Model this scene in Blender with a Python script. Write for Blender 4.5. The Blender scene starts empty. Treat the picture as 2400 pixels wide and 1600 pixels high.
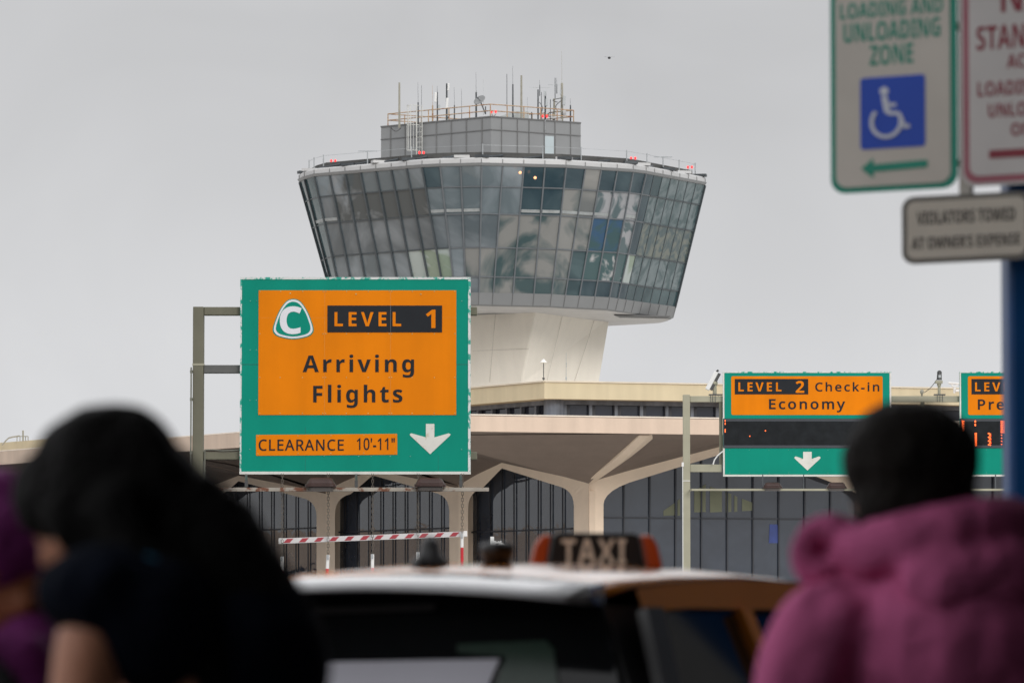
import bpy, bmesh, math, random
from mathutils import Vector, Matrix, noise
random.seed(7)
R = math.radians
scene = bpy.context.scene
col = scene.collection

# ------------------------------------------------------------------ camera
F = 11000.0                                   # focal length in photo pixels (2400 wide)
CAM = Vector((0, 0, 1.35))
PITCH = math.atan(700 / F)
cd = bpy.data.cameras.new("camera")
cam = bpy.data.objects.new("camera", cd)
col.objects.link(cam)
cam.location = CAM
cam.rotation_euler = (R(90) + PITCH, 0, 0)
cd.sensor_width = 36
cd.lens = 36 * F / 2400
cd.clip_start = 0.1
cd.clip_end = 6000
cd.dof.use_dof = True
cd.dof.focus_distance = 112
cd.dof.aperture_fstop = (cd.lens / 1000) / 0.025
scene.camera = cam

# ------------------------------------------------------------------ light
SUN_EL, SUN_AZ = 22, 158                       # azimuth clockwise from +y: behind the camera, a little right
w = bpy.data.worlds.new("World")
scene.world = w
w.use_nodes = True
nt = w.node_tree
nt.nodes.clear()
def N(tree, t, **kw):
    n = tree.nodes.new(t)
    for k, v in kw.items():
        setattr(n, k, v)
    return n
out = N(nt, 'ShaderNodeOutputWorld')
bg = N(nt, 'ShaderNodeBackground')
bg.inputs['Strength'].default_value = 0.1
sky = N(nt, 'ShaderNodeTexSky', sky_type='NISHITA', sun_disc=False)
sky.sun_elevation = R(SUN_EL)
sky.sun_rotation = R(SUN_AZ)
sky.air_density = 1.0
sky.dust_density = 4.0
tc = N(nt, 'ShaderNodeTexCoord')
sep = N(nt, 'ShaderNodeSeparateXYZ')
nt.links.new(tc.outputs['Generated'], sep.inputs[0])
ramp = N(nt, 'ShaderNodeValToRGB')
stops = [(0.0, .368), (.055, .358), (.10, .318), (.135, .285), (.2, .50), (.36, .64), (1.0, .56)]
while len(ramp.color_ramp.elements) < len(stops):
    ramp.color_ramp.elements.new(0.5)
for e, (p, v) in zip(ramp.color_ramp.elements, stops):
    e.position = p
    e.color = (v * .993, v * 1.0, v * 1.022, 1)
nt.links.new(sep.outputs['Z'], ramp.inputs[0])
nz = N(nt, 'ShaderNodeTexNoise')
nz.inputs['Scale'].default_value = 11
nz.inputs['Distortion'].default_value = .6
nz.inputs['Detail'].default_value = 4
nt.links.new(tc.outputs['Generated'], nz.inputs['Vector'])
mr = N(nt, 'ShaderNodeMapRange')
mr.inputs['From Min'].default_value = .3
mr.inputs['From Max'].default_value = .7
mr.inputs['To Min'].default_value = 20 * .92
mr.inputs['To Max'].default_value = 20 * 1.08
nt.links.new(nz.outputs['Fac'], mr.inputs['Value'])
sc_ = N(nt, 'ShaderNodeVectorMath', operation='SCALE')
nt.links.new(ramp.outputs['Color'], sc_.inputs[0])
nt.links.new(mr.outputs[0], sc_.inputs['Scale'])
hs = N(nt, 'ShaderNodeHueSaturation')
hs.inputs['Saturation'].default_value = .05
nt.links.new(sky.outputs['Color'], hs.inputs['Color'])
mx = N(nt, 'ShaderNodeMix', data_type='RGBA')
mx.inputs['Factor'].default_value = .06
nt.links.new(sc_.outputs[0], mx.inputs['A'])
nt.links.new(hs.outputs['Color'], mx.inputs['B'])
nt.links.new(mx.outputs['Result'], bg.inputs['Color'])
nt.links.new(bg.outputs[0], out.inputs[0])

sd = bpy.data.lights.new("sun", 'SUN')
sd.energy = 1.4
sd.angle = R(22)
sd.color = (1, .97, .92)
sun = bpy.data.objects.new("sun", sd)
col.objects.link(sun)
_az = R(SUN_AZ)
_dir = Vector((math.sin(_az) * math.cos(R(SUN_EL)), math.cos(_az) * math.cos(R(SUN_EL)), math.sin(R(SUN_EL))))
sun.rotation_euler = _dir.to_track_quat('Z', 'Y').to_euler()

scene.view_settings.view_transform = 'Standard'
scene.view_settings.look = 'None'
scene.view_settings.gamma = 1
scene.view_settings.exposure = 0
scene.view_settings.use_curve_mapping = False

# ------------------------------------------------------------------ pixel helpers
_f = Vector((0, math.cos(PITCH), math.sin(PITCH)))
_u = Vector((0, -math.sin(PITCH), math.cos(PITCH)))
_r = Vector((1, 0, 0))
def ray(px, py):
    return _f + _r * ((px - 1200) / F) + _u * ((800 - py) / F)
def P(px, py, Y):                              # point on the vertical plane y = Y
    d = ray(px, py)
    return CAM + d * (Y / d.y)
def PH(px, py, z):                             # point at height z
    d = ray(px, py)
    return CAM + d * ((z - CAM.z) / d.z)
def PV(px, py, p0, d0):                        # point on the vertical plane through p0 along d0
    n = Vector((-d0[1], d0[0], 0))
    d = ray(px, py)
    return CAM + d * ((Vector(p0) - CAM).dot(n) / d.dot(n))

# ------------------------------------------------------------------ materials
def mat(name, c, rough=.6, var=.12, scale=3.0, metal=0.0, spec=.5, bump=0.0, bscale=None, c2=None, thr=None, coat=0, ior=None, streak=0):
    """base colour with procedural wear: var = soft mottling, c2/thr = patches of a second colour, streak = vertical runs"""
    m = bpy.data.materials.new(name)
    m.use_nodes = True
    t = m.node_tree
    b = t.nodes['Principled BSDF']
    b.inputs['Roughness'].default_value = rough
    b.inputs['Metallic'].default_value = metal
    b.inputs['Specular IOR Level'].default_value = spec
    b.inputs['Coat Weight'].default_value = coat
    b.inputs['Coat Roughness'].default_value = .08
    if ior: b.inputs['IOR'].default_value = ior
    g = N(t, 'ShaderNodeNewGeometry')
    n1 = N(t, 'ShaderNodeTexNoise')
    n1.inputs['Scale'].default_value = scale
    n1.inputs['Detail'].default_value = 5
    n1.inputs['Roughness'].default_value = .6
    t.links.new(g.outputs['Position'], n1.inputs['Vector'])
    r = N(t, 'ShaderNodeMapRange')
    r.inputs['From Min'].default_value = .3
    r.inputs['From Max'].default_value = .7
    r.inputs['To Min'].default_value = 1 - var
    r.inputs['To Max'].default_value = 1 + var
    t.links.new(n1.outputs['Fac'], r.inputs['Value'])
    val = r.outputs[0]
    if streak:
        mp = N(t, 'ShaderNodeMapping')
        mp.inputs['Scale'].default_value = (1.6, 1.6, .09)
        t.links.new(g.outputs['Position'], mp.inputs['Vector'])
        n3 = N(t, 'ShaderNodeTexNoise')
        n3.inputs['Scale'].default_value = 1.5
        n3.inputs['Detail'].default_value = 6
        t.links.new(mp.outputs[0], n3.inputs['Vector'])
        r3 = N(t, 'ShaderNodeMapRange')
        r3.inputs['From Min'].default_value = .35
        r3.inputs['From Max'].default_value = .65
        r3.inputs['To Min'].default_value = 1 - streak
        r3.inputs['To Max'].default_value = 1 + streak * .4
        t.links.new(n3.outputs['Fac'], r3.inputs['Value'])
        mu = N(t, 'ShaderNodeMath', operation='MULTIPLY')
        t.links.new(val, mu.inputs[0])
        t.links.new(r3.outputs[0], mu.inputs[1])
        val = mu.outputs[0]
    s = N(t, 'ShaderNodeVectorMath', operation='SCALE')
    s.inputs[0].default_value = c[:3]
    t.links.new(val, s.inputs['Scale'])
    last = s.outputs[0]
    if c2 is not None:
        n2 = N(t, 'ShaderNodeTexNoise')
        n2.inputs['Scale'].default_value = scale * 1.7
        n2.inputs['Detail'].default_value = 8
        n2.inputs['Roughness'].default_value = .7
        t.links.new(g.outputs['Position'], n2.inputs['Vector'])
        q = N(t, 'ShaderNodeMapRange')
        q.inputs['From Min'].default_value = thr - .03
        q.inputs['From Max'].default_value = thr + .03
        t.links.new(n2.outputs['Fac'], q.inputs['Value'])
        m2 = N(t, 'ShaderNodeMix', data_type='RGBA')
        t.links.new(q.outputs[0], m2.inputs['Factor'])
        t.links.new(last, m2.inputs['A'])
        m2.inputs['B'].default_value = (*c2[:3], 1)
        last = m2.outputs['Result']
    t.links.new(last, b.inputs['Base Color'])
    if bump:
        nb = N(t, 'ShaderNodeTexNoise')
        nb.inputs['Scale'].default_value = bscale or scale * 6
        nb.inputs['Detail'].default_value = 5
        t.links.new(g.outputs['Position'], nb.inputs['Vector'])
        bp = N(t, 'ShaderNodeBump')
        bp.inputs['Strength'].default_value = bump
        bp.inputs['Distance'].default_value = .05
        t.links.new(nb.outputs['Fac'], bp.inputs['Height'])
        t.links.new(bp.outputs[0], b.inputs['Normal'])
    return m
def glow(name, c, s):
    m = bpy.data.materials.new(name)
    m.use_nodes = True
    b = m.node_tree.nodes['Principled BSDF']
    b.inputs['Base Color'].default_value = (*c, 1)
    b.inputs['Emission Color'].default_value = (*c, 1)
    b.inputs['Emission Strength'].default_value = s
    return m

M = {}
M['asphalt'] = mat('asphalt', (.05, .05, .052), .9, .25, 2, bump=.3, bscale=40)
M['walk'] = mat('walk', (.52, .50, .465), .9, .12, .6)
M['pavement'] = mat('pavement', (.12, .115, .11), .9, .18, 1.5, bump=.2, bscale=30)
M['white_line'] = mat('white_line', (.7, .7, .68), .7, .15, 4)
M['canopy'] = mat('canopy', (.10, .097, .093), .9, .2, .8)
M['apron'] = mat('apron', (.46, .45, .43), .9, .15, .1)
M['concrete'] = mat('concrete', (.86, .80, .70), .85, .05, .25, bump=.12, bscale=6, streak=.03, c2=(.72, .64, .54), thr=.72)
M['fascia'] = mat('fascia', (.62, .485, .385), .85, .05, .5, bump=.1, bscale=8, streak=.07)
M['band'] = mat('band', (.56, .49, .335), .8, .05, .5, streak=.07)
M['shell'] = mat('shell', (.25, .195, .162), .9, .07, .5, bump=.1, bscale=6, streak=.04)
M['trim'] = mat('trim', (.88, .72, .57), .85, .06, .8, bump=.1, bscale=8)
M['dark_metal'] = mat('dark_metal', (.06, .068, .075), .5, .3, 2, metal=.3)
M['roof_dark'] = mat('roof_dark', (.07, .07, .068), .8, .3, 1.5)
M['louvre'] = mat('louvre', (.13, .15, .185), .55, .2, 1.5, streak=.35)
M['mullion'] = mat('mullion', (.02, .024, .035), .5, .1, 2)
M['mull_grey'] = mat('mull_grey', (.17, .185, .20), .45, .1, 2, metal=.3)
M['mull_dark'] = mat('mull_dark', (.085, .10, .11), .45, .1, 2, metal=.3)
M['panel_grey'] = mat('panel_grey', (.24, .245, .248), .5, .06, .4, metal=.15)
M['panel_light'] = mat('panel_light', (.50, .50, .50), .5, .06, .6, metal=.1, c2=(.75, .73, .68), thr=.70)
M['panel_seam'] = mat('panel_seam', (.13, .13, .13), .7, .1, 1)
M['soffit'] = mat('soffit', (.60, .585, .57), .6, .08, .4, streak=.05)
M['olive'] = mat('olive', (.135, .128, .088), .65, .12, 1.2, bump=.05, c2=(.20, .17, .12), thr=.66, streak=.10)
M['olive2'] = mat('olive2', (.32, .305, .225), .6, .10, 1.2, streak=.08, c2=(.35, .25, .16), thr=.72)
M['galv'] = mat('galv', (.38, .40, .41), .45, .15, 3, metal=.5)
M['green'] = mat('green', (.0, .235, .165), .55, .07, .7, spec=.12, streak=.05)
M['orange'] = mat('orange', (.73, .20, .0), .55, .06, .8, spec=.10, streak=.07)
M['sign_black'] = mat('sign_black', (.016, .018, .022), .6, .1, 2, spec=.15)
M['edge_white'] = mat('edge_white', (.60, .60, .56), .6, .1, 5)
M['peel'] = mat('peel', (.0, .30, .22), .5, .08, 3.4, c2=(.62, .63, .62), thr=.47)
M['peel2'] = mat('peel2', (.60, .61, .60), .5, .08, 3.4, c2=(.0, .30, .22), thr=.53)
M['arrow_white'] = mat('arrow_white', (.62, .61, .56), .5, .08, 2.2, c2=(.50, .46, .36), thr=.58)
M['emblem_white'] = mat('emblem_white', (.66, .66, .70), .5, .04, 3)
M['rivet'] = mat('rivet', (.55, .40, .14), .4, .3, 9)
M['rivet_green'] = mat('rivet_green', (.12, .38, .30), .4, .3, 9)
M['rust_bar'] = mat('rust_bar', (.30, .27, .23), .7, .2, 2.5, c2=(.13, .045, .02), thr=.53)
M['lamp_brown'] = mat('lamp_brown', (.045, .024, .021), .4, .2, 4, spec=.3)
M['lamp_glass'] = mat('lamp_glass', (.10, .09, .085), .15, .1, 3)
M['chain'] = mat('chain', (.10, .085, .07), .6, .3, 20, metal=.6)
M['white_paint'] = mat('white_paint', (.78, .77, .75), .45, .06, 5)
M['red_paint'] = mat('red_paint', (.55, .02, .03), .45, .08, 5)
M['stripe_red'] = mat('stripe_red', (.36, .03, .045), .5, .1, 6)
M['stripe_white'] = mat('stripe_white', (.60, .58, .58), .5, .06, 6)
M['cam_grey'] = mat('cam_grey', (.70, .70, .69), .4, .05, 8)
M['cam_dark'] = mat('cam_dark', (.05, .05, .05), .4, .1, 8)
M['beige_pole'] = mat('beige_pole', (.30, .285, .235), .6, .15, 3)
M['rail_rust'] = mat('rail_rust', (.42, .30, .19), .7, .25, 4, c2=(.28, .10, .04), thr=.56)
M['red_lamp'] = glow('red_lamp', (1.0, .03, .03), 1.6)
M['led'] = glow('led', (1.0, .13, .02), 1.8)
M['indoor_lamp'] = glow('indoor_lamp', (1.0, .45, .22), 1.2)
M['led_panel'] = mat('led_panel', (.012, .014, .016), .7, .3, 4, spec=.15)
M['led_frame'] = mat('led_frame', (.028, .035, .045), .5, .1, 4)
M['blue_col'] = mat('blue_col', (.001, .06, .21), .45, .12, 1.2, spec=.4)
M['p_face'] = mat('p_face', (.54, .515, .465), .6, .07, 3, c2=(.42, .39, .34), thr=.68)
M['p_face2'] = mat('p_face2', (.55, .54, .53), .6, .06, 3)
M['p_plate'] = mat('p_plate', (.50, .47, .405), .6, .07, 4)
M['p_green'] = mat('p_green', (.0, .25, .17), .5, .06, 4)
M['p_red'] = mat('p_red', (.22, .012, .03), .5, .08, 4)
M['p_border'] = mat('p_border', (.34, .10, .135), .55, .1, 4)
M['p_black'] = mat('p_black', (.03, .028, .026), .6, .1, 4)
M['p_blue'] = mat('p_blue', (.0, .055, .46), .5, .05, 3)
M['p_white'] = mat('p_white', (.60, .64, .72), .5, .05, 3)
M['alu'] = mat('alu', (.40, .38, .34), .5, .1, 4, metal=.3)
M['taxi'] = mat('taxi', (.55, .17, .004), .26, .04, 2, coat=.9)
M['taxi_side'] = mat('taxi_side', (.50, .15, .003), .45, .04, 2, coat=.12, spec=.3)  # same paint as the roof, darker and duller for the shaded side
M['tglass'] = mat('tglass', (.006, .007, .008), .06, .1, 2, spec=.3)
M['tblack'] = mat('tblack', (.012, .012, .013), .4, .1, 3)
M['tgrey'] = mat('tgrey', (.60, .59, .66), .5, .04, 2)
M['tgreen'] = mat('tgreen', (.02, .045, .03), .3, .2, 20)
M['rubber'] = mat('rubber', (.02, .02, .02), .85, .1, 6)
M['rim'] = mat('rim', (.5, .5, .5), .3, .1, 4, metal=.8)
M['amber'] = mat('amber', (.46, .07, .012), .3, .1, 6, coat=.5)
M['taxi_text'] = mat('taxi_text', (.80, .72, .60), .5, .05, 6)
M['tail_red'] = mat('tail_red', (.3, .01, .01), .2, .1, 6, coat=.6)
M['chrome'] = mat('chrome', (.7, .7, .7), .15, .05, 4, metal=1)
M['plate'] = mat('plate', (.6, .45, .1), .5, .05, 4)
M['hair'] = mat('hair', (.006, .0055, .0055), .7, .3, 14, bump=.5, bscale=60, spec=.12)
M['hair2'] = mat('hair2', (.012, .0095, .008), .7, .3, 14, bump=.5, bscale=60, spec=.12)
M['skin'] = mat('skin', (.54, .24, .145), .5, .06, 9, spec=.4)
M['skin2'] = mat('skin2', (.36, .13, .06), .5, .06, 9, spec=.4)
M['skin3'] = mat('skin3', (.40, .23, .16), .5, .06, 9, spec=.4)
M['navy'] = mat('navy', (.004, .006, .013), .9, .2, 9, bump=.3, bscale=30, spec=.08)
M['teal_trim'] = mat('teal_trim', (.012, .14, .24), .8, .2, 9)
M['black_cloth'] = mat('black_cloth', (.008, .008, .010), .9, .2, 9, bump=.3, bscale=30)
M['pink'] = mat('pink', (.55, .125, .285), .9, .12, 6, bump=.5, bscale=14, spec=.15)
M['purple'] = mat('purple', (.16, .012, .13), .8, .2, 8, bump=.4, bscale=18)
M['trouser'] = mat('trouser', (.02, .022, .03), .9, .2, 8)
M['shoe'] = mat('shoe', (.02, .02, .02), .6, .1, 8)
M['eye'] = mat('eye', (.02, .015, .01), .2, .05, 8)
M['bird'] = mat('bird', (.05, .05, .055), .8, .2, 8)
M['pale_blind'] = mat('pale_blind', (.17, .18, .12), .7, .15, .6)  # colour of the reflections painted on the hall glass
M['blue_screen'] = mat('blue_screen', (.025, .05, .22), .5, .2, 2)

def glass(name, c, rough=.05, wav=.15, wscale=.5, ior=1.5, c2=None, streaks=0, sscale=.35, thr=.5, soft=.1):
    """window glass: what is seen behind it (c, with drapes or murals in c2) under a slightly wavy reflecting face"""
    m = bpy.data.materials.new(name)
    m.use_nodes = True
    t = m.node_tree
    b = t.nodes['Principled BSDF']
    b.inputs['Roughness'].default_value = rough
    b.inputs['IOR'].default_value = ior
    g = N(t, 'ShaderNodeNewGeometry')
    n1 = N(t, 'ShaderNodeTexNoise')
    n1.inputs['Scale'].default_value = wscale
    n1.inputs['Detail'].default_value = 2
    n1.inputs['Distortion'].default_value = 1.2
    t.links.new(g.outputs['Position'], n1.inputs['Vector'])
    bp = N(t, 'ShaderNodeBump')
    bp.inputs['Strength'].default_value = wav
    bp.inputs['Distance'].default_value = .3
    t.links.new(n1.outputs['Fac'], bp.inputs['Height'])
    t.links.new(bp.outputs[0], b.inputs['Normal'])
    c2 = c2 or tuple(v * .6 for v in c)
    n2 = N(t, 'ShaderNodeTexNoise')
    n2.inputs['Scale'].default_value = sscale
    n2.inputs['Detail'].default_value = 3.5
    n2.inputs['Distortion'].default_value = 2.2
    t.links.new(g.outputs['Position'], n2.inputs['Vector'])
    q = N(t, 'ShaderNodeMapRange')
    q.inputs['From Min'].default_value = thr - soft
    q.inputs['From Max'].default_value = thr + soft
    t.links.new(n2.outputs['Fac'], q.inputs['Value'])
    m2 = N(t, 'ShaderNodeMix', data_type='RGBA')
    t.links.new(q.outputs[0], m2.inputs['Factor'])
    m2.inputs['A'].default_value = (*c, 1)
    m2.inputs['B'].default_value = (*c2, 1)
    t.links.new(m2.outputs['Result'], b.inputs['Base Color'])
    return m
G = {}  # patches other than murals are reflections painted into the base colour
CS = dict(sscale=.16, thr=.5, wscale=.22, wav=.22)
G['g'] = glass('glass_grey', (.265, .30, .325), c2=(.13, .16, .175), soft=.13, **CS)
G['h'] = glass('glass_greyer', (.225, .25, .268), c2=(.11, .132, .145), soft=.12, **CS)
G['r'] = glass('glass_banded', (.25, .275, .295), c2=(.075, .09, .095), soft=.045, sscale=.16, thr=.54, wscale=.22, wav=.22)  # dark wavy band painted in as a reflection
G['w'] = glass('glass_pale', (.40, .45, .43), c2=(.26, .32, .25), soft=.03, sscale=.2, thr=.52)
G['d'] = glass('glass_dark', (.022, .045, .060), c2=(.07, .105, .12), soft=.16, **CS)
G['t'] = glass('glass_teal', (.075, .12, .13), c2=(.035, .065, .075), soft=.12, **CS)
G['b'] = glass('glass_beige', (.29, .285, .27), c2=(.15, .16, .16), soft=.09, **CS)
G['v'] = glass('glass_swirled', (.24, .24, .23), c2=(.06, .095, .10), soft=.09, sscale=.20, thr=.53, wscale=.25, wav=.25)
G['u'] = glass('glass_teal_patched', (.06, .11, .115), c2=(.42, .42, .42), soft=.04, sscale=.34, thr=.61)
G['m'] = glass('glass_mural', (.09, .13, .14), c2=(.33, .335, .35), thr=.5, soft=.05, sscale=.4)
G['n'] = glass('glass_mural_blue', (.04, .09, .10), c2=(.035, .09, .17), thr=.5, soft=.08, sscale=.4)
G['s'] = glass('glass_streaked', (.065, .105, .112), c2=(.16, .20, .21), thr=.5, soft=.10, sscale=.7)
G['y'] = glass('glass_streaked_warm', (.07, .105, .112), c2=(.165, .18, .155), thr=.52, soft=.09, sscale=.8)
G['hall'] = glass('glass_hall', (.042, .052, .072), rough=.03, wav=.02, wscale=.8, ior=1.72, c2=(.03, .036, .05), soft=.2)
G['cler'] = glass('glass_clerestory', (.032, .036, .052), rough=.05, wav=.05, c2=(.02, .024, .036), soft=.2)

# ------------------------------------------------------------------ mesh builder
class MB:
    def __init__(s):
        s.v = []; s.f = []; s.m = []
    def add(s, vs, fs, mi=0):
        o = len(s.v)
        s.v += [Vector(v) for v in vs]
        s.f += [tuple(i + o for i in f) for f in fs]
        s.m += [mi] * len(fs)
        return s
    def box(s, c, size, rot=None, mi=0):
        x, y, z = size[0] / 2, size[1] / 2, size[2] / 2
        vs = [Vector((a, b, d)) for a in (-x, x) for b in (-y, y) for d in (-z, z)]
        if rot is not None: vs = [rot @ v for v in vs]
        vs = [v + Vector(c) for v in vs]
        return s.add(vs, [(0, 1, 3, 2), (4, 6, 7, 5), (0, 4, 5, 1), (2, 3, 7, 6), (0, 2, 6, 4), (1, 5, 7, 3)], mi)
    def hexa(s, b, t, mi=0):                   # prism between two point rings
        n = len(b)
        return s.add(list(b) + list(t), [tuple(range(n))[::-1], tuple(range(n, 2 * n))] + [(i, (i + 1) % n, n + (i + 1) % n, n + i) for i in range(n)], mi)
    def cyl(s, p0, p1, r0, r1=None, n=10, mi=0, caps=True):
        p0, p1 = Vector(p0), Vector(p1)
        r1 = r0 if r1 is None else r1
        a = (p1 - p0).normalized()
        q = a.orthogonal().normalized(); w_ = a.cross(q)
        ra = [p0 + (q * math.cos(2 * math.pi * i / n) + w_ * math.sin(2 * math.pi * i / n)) * r0 for i in range(n)]
        rb = [p1 + (q * math.cos(2 * math.pi * i / n) + w_ * math.sin(2 * math.pi * i / n)) * r1 for i in range(n)]
        fs = [(i, (i + 1) % n, n + (i + 1) % n, n + i) for i in range(n)]
        if caps: fs += [tuple(range(n))[::-1], tuple(range(n, 2 * n))]
        return s.add(ra + rb, fs, mi)
    def tube(s, pts, r, n=8, mi=0):
        for a, b in zip(pts, pts[1:]):
            s.cyl(a, b, r, n=n, mi=mi)
        return s
    def sph(s, c, r, n=14, mi=0, rot=None):
        c = Vector(c); r = (r, r, r) if isinstance(r, (int, float)) else r
        vs = []; h = n // 2
        for i in range(1, h):
            for j in range(n):
                a, b = math.pi * i / h, 2 * math.pi * j / n
                v = Vector((r[0] * math.sin(a) * math.cos(b), r[1] * math.sin(a) * math.sin(b), r[2] * math.cos(a)))
                vs.append(v)
        vs += [Vector((0, 0, r[2])), Vector((0, 0, -r[2]))]
        if rot is not None: vs = [rot @ v for v in vs]
        fs = [(i * n + j, i * n + n + j, i * n + n + (j + 1) % n, i * n + (j + 1) % n) for i in range(h - 2) for j in range(n)]
        k = n * (h - 1)
        fs += [(k, j, (j + 1) % n) for j in range(n)] + [(k + 1, (h - 2) * n + (j + 1) % n, (h - 2) * n + j) for j in range(n)]
        return s.add([v + c for v in vs], fs, mi)
    def loft(s, rings, closed=True, caps=True, mi=0):
        n = len(rings[0]); o = []
        for r_ in rings: o += list(r_)
        fs = []
        for k in range(len(rings) - 1):
            for i in range(n if closed else n - 1):
                j = (i + 1) % n
                fs.append((k * n + i, k * n + j, k * n + n + j, k * n + n + i))
        if caps and closed:
            fs += [tuple(range(n))[::-1], tuple((len(rings) - 1) * n + i for i in range(n))]
        return s.add(o, fs, mi)
    def build(s, name, m, parent=None, bevel=0, smooth=False, solid=0, sub=0):
        me = bpy.data.meshes.new(name)
        me.from_pydata([tuple(v) for v in s.v], [], s.f)
        for x in (m if isinstance(m, (list, tuple)) else [m]):
            me.materials.append(x)
        me.polygons.foreach_set('material_index', s.m)
        bm = bmesh.new(); bm.from_mesh(me)
        bmesh.ops.recalc_face_normals(bm, faces=bm.faces)
        bm.to_mesh(me); bm.free()
        if smooth: me.polygons.foreach_set('use_smooth', [True] * len(me.polygons))
        me.update()
        o = bpy.data.objects.new(name, me)
        col.objects.link(o)
        if parent is not None: hang(o, parent)
        if solid:
            d = o.modifiers.new('solid', 'SOLIDIFY'); d.thickness = solid; d.offset = -1
        if bevel:
            d = o.modifiers.new('bevel', 'BEVEL'); d.width = bevel; d.segments = 2; d.limit_method = 'ANGLE'; d.angle_limit = R(40)
        if sub:
            d = o.modifiers.new('sub', 'SUBSURF'); d.levels = sub; d.render_levels = sub
        return o
def hang(o, parent):                            # meshes are written in world coordinates
    o.parent = parent
    if parent.type == 'EMPTY':
        o.matrix_parent_inverse = Matrix.Translation(-parent.location)
def thing(name, label, cat, loc, group=None):
    o = bpy.data.objects.new(name, None)
    o.empty_display_size = .3
    col.objects.link(o)
    o.location = loc
    return tag(o, label, cat, group)
def tag(o, label, cat, group=None):
    o['label'] = label; o['category'] = cat
    if group: o['group'] = group
    return o
def struct(o, kind='structure'):
    o['kind'] = kind
    return o

class Fr:
    """flat frame of a sign: photo pixels to points on its face; off = metres proud of it"""
    def __init__(s, cu, cv, Y, yaw=0):
        s.cu, s.cv = cu, cv
        s.o = P(cu, cv, Y)
        s.k = (s.o - CAM).dot(_f) / F
        s.x = Vector((math.cos(yaw), math.sin(yaw), 0)); s.z = Vector((0, 0, 1)); s.n = Vector((math.sin(yaw), -math.cos(yaw), 0))
    def __call__(s, px, py, off=0):
        return s.o + s.x * ((px - s.cu) * s.k) + s.z * ((s.cv - py) * s.k) + s.n * off
    def slab(s, mb, pts, a, b, mi=0):           # prism of a pixel outline from off a to off b
        return mb.hexa([s(x, y, a) for x, y in pts], [s(x, y, b) for x, y in pts], mi)
    def rect(s, mb, x0, y0, x1, y1, a, b, mi=0):
        return s.slab(mb, [(x0, y1), (x1, y1), (x1, y0), (x0, y0)], a, b, mi)
def rrect(x0, y0, x1, y1, r, n=5):
    pts = []
    for cx, cy, a0 in ((x1 - r, y0 + r, -90), (x1 - r, y1 - r, 0), (x0 + r, y1 - r, 90), (x0 + r, y0 + r, 180)):
        for i in range(n + 1):
            a = R(a0 + 90 * i / n)
            pts.append((cx + r * math.cos(a), cy + r * math.sin(a)))
    return pts
def sans(t, bold):
    a, b, d = (0x1D5D4, 0x1D5EE, 0x1D7EC) if bold else (0x1D5A0, 0x1D5BA, 0x1D7E2)
    return ''.join(chr(a + ord(c) - 65) if 'A' <= c <= 'Z' else chr(b + ord(c) - 97) if 'a' <= c <= 'z' else chr(d + ord(c) - 48) if '0' <= c <= '9' else c for c in t)
def text(body, fr, box, m, name, parent, off=.01, depth=.006, bold=.02, space=1.0, heavy=False):
    """letters as real raised shapes, their ink filling the pixel box (x0, y0, x1, y1) on the sign's face"""
    cu = bpy.data.curves.new('lettering', 'FONT')
    cu.body = sans(body, heavy); cu.size = 1; cu.offset = bold; cu.space_character = space; cu.extrude = .5; cu.resolution_u = 4
    ob = bpy.data.objects.new('lettering', cu)
    col.objects.link(ob)
    dg = bpy.context.evaluated_depsgraph_get()
    me = bpy.data.meshes.new_from_object(ob.evaluated_get(dg))
    bpy.data.objects.remove(ob)
    bpy.data.curves.remove(cu)
    xs = [v.co.x for v in me.vertices]; ys = [v.co.y for v in me.vertices]
    x0, x1, y0, y1 = min(xs), max(xs), min(ys), max(ys)
    for v in me.vertices:
        px = box[0] + (v.co.x - x0) / (x1 - x0) * (box[2] - box[0])
        py = box[3] - (v.co.y - y0) / (y1 - y0) * (box[3] - box[1])
        v.co = fr(px, py, off + (v.co.z + .5) * depth)
    me.name = name
    me.materials.clear(); me.materials.append(m)
    o = bpy.data.objects.new(name, me)
    col.objects.link(o)
    hang(o, parent)
    return o

# ================================================================== SETTING
g = MB().add([(-1500, -600, 0), (1500, -600, 0), (1500, 3000, 0), (-1500, 3000, 0)], [(0, 1, 2, 3)]).build('road', M['asphalt'])
struct(g)
pv = MB()
pv.box((0, -2.0, .055), (60, 24, .14))
struct(pv.build('pavement', M['pavement'], bevel=.02))
mk = MB()
for x in (-3.6, 0.4, 4.2):
    for k in range(14):
        mk.add([(x - .06, 22 + k * 9, .004), (x + .06, 22 + k * 9, .004), (x + .06, 25 + k * 9, .004), (x - .06, 25 + k * 9, .004)], [(0, 1, 2, 3)])
struct(mk.build('road_marking', M['white_line']))
ag = MB().add([(-1500, 215, .004), (1500, 215, .004), (1500, 2900, .004), (-1500, 2900, .004)], [(0, 1, 2, 3)]).build('apron', M['apron'])
struct(ag)
ap = MB(); ap.box((-10, 150, .06), (260, 70, .13))
struct(ap.build('terminal_pavement', M['walk'], bevel=.02))
cn = MB()  # unseen roof and walls, shaped to shade the foreground
cn.box((13.95, -1.5, 5.75), (31.5, 27, .5))
for k in range(6): cn.box((12.6, -12 + k * 4.0, 5.2), (33, .35, .6))
cn.box((12.6, -9.6, 2.8), (33, .4, 5.4))
cn.box((-3.6, -3.4, 2.8), (.4, 12.8, 5.4))  # added wall, cuts off sky light from behind left
cn.box((7.2, 11, 4.5), (.4, 43, 9))  # unseen wall, stretched to darken the taxi's right side
struct(cn.build('canopy_roof', M['canopy']))

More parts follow.
